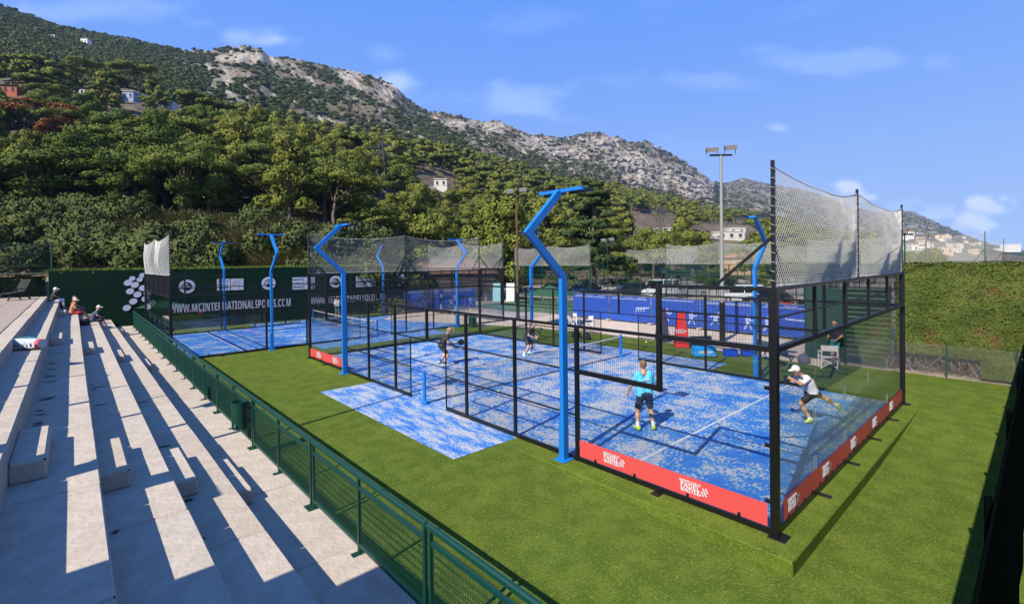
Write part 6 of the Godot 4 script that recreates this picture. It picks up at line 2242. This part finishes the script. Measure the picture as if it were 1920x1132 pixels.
func build_people() -> void:
	var skin := Color(0.46, 0.25, 0.155)
	var tan := Color(0.36, 0.175, 0.10)
	# player in the light blue shirt, seen from behind, waiting
	var J := {pelvis = Vector3(0.0, 0.93, 0.02), chest = Vector3(0.0, 1.20, 0.0), neck = Vector3(0, 1.46, -0.03), head = Vector3(0.0, 1.62, -0.08), face = Vector3(0.1, -0.25, -1),
		elbow = [Vector3(-0.32, 1.14, -0.04), Vector3(0.31, 1.13, -0.08)], hand = [Vector3(-0.36, 0.93, -0.20), Vector3(0.22, 0.98, -0.30)], palm = [Vector3(0.5, -0.6, 0), Vector3(-1, 0, 0)], curl = 0.9,
		knee = [Vector3(-0.16, 0.50, -0.06), Vector3(0.18, 0.50, -0.05)], foot = [Vector3(-0.19, 0.10, 0.03), Vector3(0.22, 0.10, 0.03)], toe = [Vector3(-0.3, 0, -0.95), Vector3(0.25, 0, -0.97)]}
	var p1 := person("player in a light blue shirt and navy shorts with his back turned", at_y(1209, 805, 0.012) , -0.66, J, {skin = skin, shirt = Color(0.06, 0.42, 0.62), pants = Color(0.012, 0.018, 0.05), sock = Color(0.7, 0.7, 0.7), shoe = Color(0.32, 0.46, 0.08), hair = Color(0.15, 0.085, 0.045), shorts = 0.70, sleeve = 0.7}, 0.02)
	var bx := Transform3D(Basis(Vector3.UP, -0.66), at_y(1209, 805, 0.012))
	racket("black padel racket held by the player in light blue", bx * Vector3(0.20, 0.96, -0.38), bx.basis * Vector3(-0.6, 0.25, -0.5), bx.basis * Vector3(0, 0.6, 0.4), Color(0.03, 0.03, 0.035))
	var bp := MB.new()
	for q: Array in [[1.30, 5, 0.05], [1.20, 6, 0.06]]:
		for i in q[1]:
			var cx: float = (i - (q[1] - 1) / 2.0) * 0.036
			bp.box(Vector3(cx, q[0], 0.140), Vector3(0.022, q[2] * (0.8 + 0.2 * (i % 2)), 0.012))
	part(bp, "back_print", mk.print_white, p1)
	# player in white with a cap, lunging
	J = {pelvis = Vector3(0.02, 0.86, 0.0), chest = Vector3(-0.04, 1.09, -0.13), neck = Vector3(-0.12, 1.28, -0.28), head = Vector3(-0.16, 1.39, -0.40), face = Vector3(-0.45, -0.25, -1),
		right = Vector3(0.80, 0.05, -0.45), hipright = Vector3(0.93, 0, -0.2),
		elbow = [Vector3(-0.36, 1.10, -0.36), Vector3(0.06, 1.02, -0.46)], hand = [Vector3(-0.20, 1.18, -0.52), Vector3(-0.16, 1.13, -0.54)], palm = [Vector3(1, 0, 0), Vector3(-1, 0.2, 0)], curl = 1.0,
		knee = [Vector3(-0.04, 0.52, -0.26), Vector3(0.22, 0.66, 0.34)], foot = [Vector3(0.02, 0.11, -0.02), Vector3(0.25, 0.42, 0.70)], toe = [Vector3(-0.5, -0.05, -0.85), Vector3(0.15, -0.85, 0.1)], sole = [Vector3.DOWN, Vector3(0.1, -0.1, 1.0)]}
	var w0 := at_y(1520, 793, 0.012)
	var p2 := person("player in a white shirt, white cap and black shorts lunging behind the glass", w0 - Basis(Vector3.UP, 0.62) * Vector3(0.02, 0, -0.02), 0.62, J, {skin = skin, shirt = Color(0.74, 0.74, 0.78), pants = Color(0.012, 0.013, 0.018), sock = Color(0.7, 0.7, 0.72), shoe = Color(0.40, 0.50, 0.16), hair = Color(0.2, 0.12, 0.07), cap = Color(0.8, 0.8, 0.8), shorts = 0.68, sleeve = 0.72}, 0.02)
	bx = Transform3D(Basis(Vector3.UP, 0.62), p2.position)
	racket("dark padel racket held in both hands by the lunging player", bx * Vector3(-0.20, 1.16, -0.58), FW + RT * 0.25 - UP * 0.25, RT, Color(0.05, 0.05, 0.06))
	# two players in black beyond the net
	J = {pelvis = Vector3(0.0, 0.84, 0.08), chest = Vector3(0, 1.08, -0.04), neck = Vector3(0, 1.30, -0.18), head = Vector3(0.0, 1.44, -0.27), face = Vector3(0, -0.05, -1),
		elbow = [Vector3(-0.28, 0.98, -0.16), Vector3(0.28, 0.98, -0.14)], hand = [Vector3(-0.06, 0.88, -0.38), Vector3(0.10, 0.84, -0.38)], curl = 0.9,
		knee = [Vector3(-0.24, 0.46, -0.16), Vector3(0.26, 0.46, -0.12)], foot = [Vector3(-0.34, 0.10, 0.10), Vector3(0.36, 0.10, 0.08)], toe = [Vector3(-0.4, 0, -0.9), Vector3(0.4, 0, -0.9)]}
	var bk := Color(0.014, 0.013, 0.013)
	var o3 := at_y(832, 684, 0.012)
	var p3 := person("player in black with fair hair crouching ready with a racket", o3, -1.95, J, {skin = skin, shirt = bk, pants = bk, sock = bk, shoe = Color(0.35, 0.35, 0.35), hair = Color(0.30, 0.18, 0.09), shorts = 0.72}, 0.025)
	bx = Transform3D(Basis(Vector3.UP, -1.95), o3)
	racket("black padel racket held out by the fair haired player", bx * Vector3(0.04, 0.86, -0.46), bx.basis * Vector3(-0.1, 0.15, -1), bx.basis * Vector3(1, 0.2, 0), Color(0.03, 0.03, 0.03))
	var o4 := at_y(991, 667, 0.012)
	person("player in black with dark hair standing wide with a racket in both hands", o4, -2.75, J, {skin = skin, shirt = bk, pants = bk, sock = Color(0.7, 0.7, 0.7), shoe = Color(0.25, 0.45, 0.40), hair = Color(0.05, 0.03, 0.02), shorts = 0.68}, 0.025)
	bx = Transform3D(Basis(Vector3.UP, -2.75), o4)
	racket("black and white padel racket held upright by the dark haired player", bx * Vector3(-0.02, 0.90, -0.46), bx.basis * Vector3(-0.45, 0.85, -0.2), bx.basis * Vector3(0.2, 0.1, 1), Color(0.05, 0.06, 0.09))
	# standing onlookers
	J = {pelvis = Vector3(0.0, 0.92, 0.0), chest = Vector3(0.0, 1.19, 0.0), neck = Vector3(0, 1.46, -0.01), head = Vector3(0.0, 1.62, -0.03), face = Vector3(-0.3, -0.05, -1),
		elbow = [Vector3(-0.28, 1.13, 0.02), Vector3(0.27, 1.13, 0.0)], hand = [Vector3(-0.22, 1.0, -0.2), Vector3(0.16, 1.02, -0.22)],
		knee = [Vector3(-0.11, 0.49, -0.02), Vector3(0.12, 0.49, -0.02)], foot = [Vector3(-0.12, 0.095, 0.02), Vector3(0.13, 0.095, 0.02)]}
	person("person in a black top and teal shorts standing behind the director's chair", at_y(1567, 680, 0.0), 1.2, J, {skin = tan, shirt = Color(0.015, 0.018, 0.03), pants = Color(0.02, 0.22, 0.26), shoe = Color(0.1, 0.1, 0.1), hair = Color(0.02, 0.015, 0.01), shorts = 0.7}, 0.03)
	person("person in a white and teal striped top standing before the tarpaulin wall", at_y(633, 596, 0.0), 2.6, J, {skin = skin, shirt = Color(0.55, 0.62, 0.64), pants = Color(0.02, 0.25, 0.28), shoe = Color(0.5, 0.5, 0.5), hair = Color(0.1, 0.06, 0.03), shorts = 0.7}, 0.03)
	# spectators on the benches
	seated("spectator in a black jacket and white cap on the top bench", Vector3(-8.95, 2.18, -38.2), {skin = skin, shirt = Color(0.012, 0.012, 0.016), pants = Color(0.55, 0.56, 0.62), shoe = Color(0.1, 0.1, 0.1), hair = Color(0.2, 0.15, 0.1), cap = Color(0.75, 0.75, 0.73), sleeve = 1.0, shorts = 1.0}, 0.10, 0.05, 0.03)
	seated("sunbathing spectator in a straw hat and red shorts", Vector3(-8.08, 1.68, -33.9), {skin = tan, shirt = Color(0.42, 0.15, 0.07), pants = Color(0.50, 0.03, 0.025), shoe = tan, hair = Color(0.2, 0.1, 0.05), cap = Color(0.62, 0.55, 0.42), brim = 1, shorts = 0.85, sleeve = 0.2}, 0.12, 0.30, 0.03)
	seated("spectator in dark trousers behind the one in the straw hat", Vector3(-8.02, 1.68, -36.6), {skin = tan, shirt = Color(0.25, 0.08, 0.05), pants = Color(0.02, 0.028, 0.04), shoe = Color(0.05, 0.05, 0.06), hair = Color(0.3, 0.2, 0.14), shorts = 1.0}, 0.05, 0.22, 0.03)
	seated("spectator in a navy shirt and pale cap leaning forward on the bench", Vector3(-7.22, 1.23, -33.4), {skin = skin, shirt = Color(0.022, 0.036, 0.075), pants = Color(0.03, 0.025, 0.03), shoe = Color(0.5, 0.5, 0.5), hair = Color(0.25, 0.18, 0.12), cap = Color(0.70, 0.69, 0.64), shorts = 0.9, girth = 1.1}, 0.22, 0.0, 0.03)
	sports_bag(Vector3(-7.66, 1.235, -31.6), 0.3, "dark blue bag on the bench beside the spectator in navy", Color(0.06, 0.08, 0.13), 0.5)

func _ready() -> void:
	survey()
	setup_view()
	make_materials()
	build_ground()
	build_mountain()
	build_stands()
	build_railing()
	build_green_wall()
	build_vegetation()
	build_right_side()
	build_background()
	var a := make_cage("padel_cage", "black padel cage of glass and wire mesh around the near blue court", mk.black, mk.wire, true)
	dup(a, Vector3(-4.81, 0.0, -33.8), -PI / 2, "black padel cage of glass and wire mesh around the far blue court", "padel_cage")
	make_court_net(Vector3(0, 0.004, -10.0), 0.0, "net with blue posts and white tape across the near court")
	make_court_net(Vector3(5.19, 0.004, -33.8), -PI / 2, "net with blue posts and white tape across the far court")
	build_sponsor_strips()
	var lp := make_light_pole("bright blue zigzag light pole by the net gate side nearest the stand, at the sponsor strip", "")
	var spots := [[Vector3(-0.18, 0, -4.22), PI, "tallest looking blue zigzag light pole beside the long red sponsor strip"], [Vector3(-0.18, 0, -15.75), PI, "blue zigzag light pole beside the small red sponsor strip"], [Vector3(10.18, 0, -4.22), 0.0, "blue zigzag light pole on the far side of the near court by the cool box"], [Vector3(10.18, 0, -15.75), 0.0, "blue zigzag light pole on the far side of the near court by the path"],
		[Vector3(-0.6, 0, -23.62), -PI / 2, "blue zigzag light pole of the far court between the two courts, near the stand"], [Vector3(10.95, 0, -23.62), -PI / 2, "blue zigzag light pole of the far court beside the ribbed green bin"], [Vector3(-0.6, 0, -33.98), PI / 2, "blue zigzag light pole of the far court in front of the white lettering"], [Vector3(10.95, 0, -33.98), PI / 2, "blue zigzag light pole of the far court at the end of the tarpaulin wall"]]
	for k in spots.size():
		var s: Array = spots[k]
		if k == 0:
			lp.position = s[0]; lp.rotation.y = s[1]; lp.set_meta("label", s[2])
		else: dup(lp, s[0], s[1], s[2], "light_pole")
	for o in get_children():
		if String(o.name).begins_with("light_pole"): o.set_meta("group", "blue light poles of the courts")
	build_furniture()
	build_people()
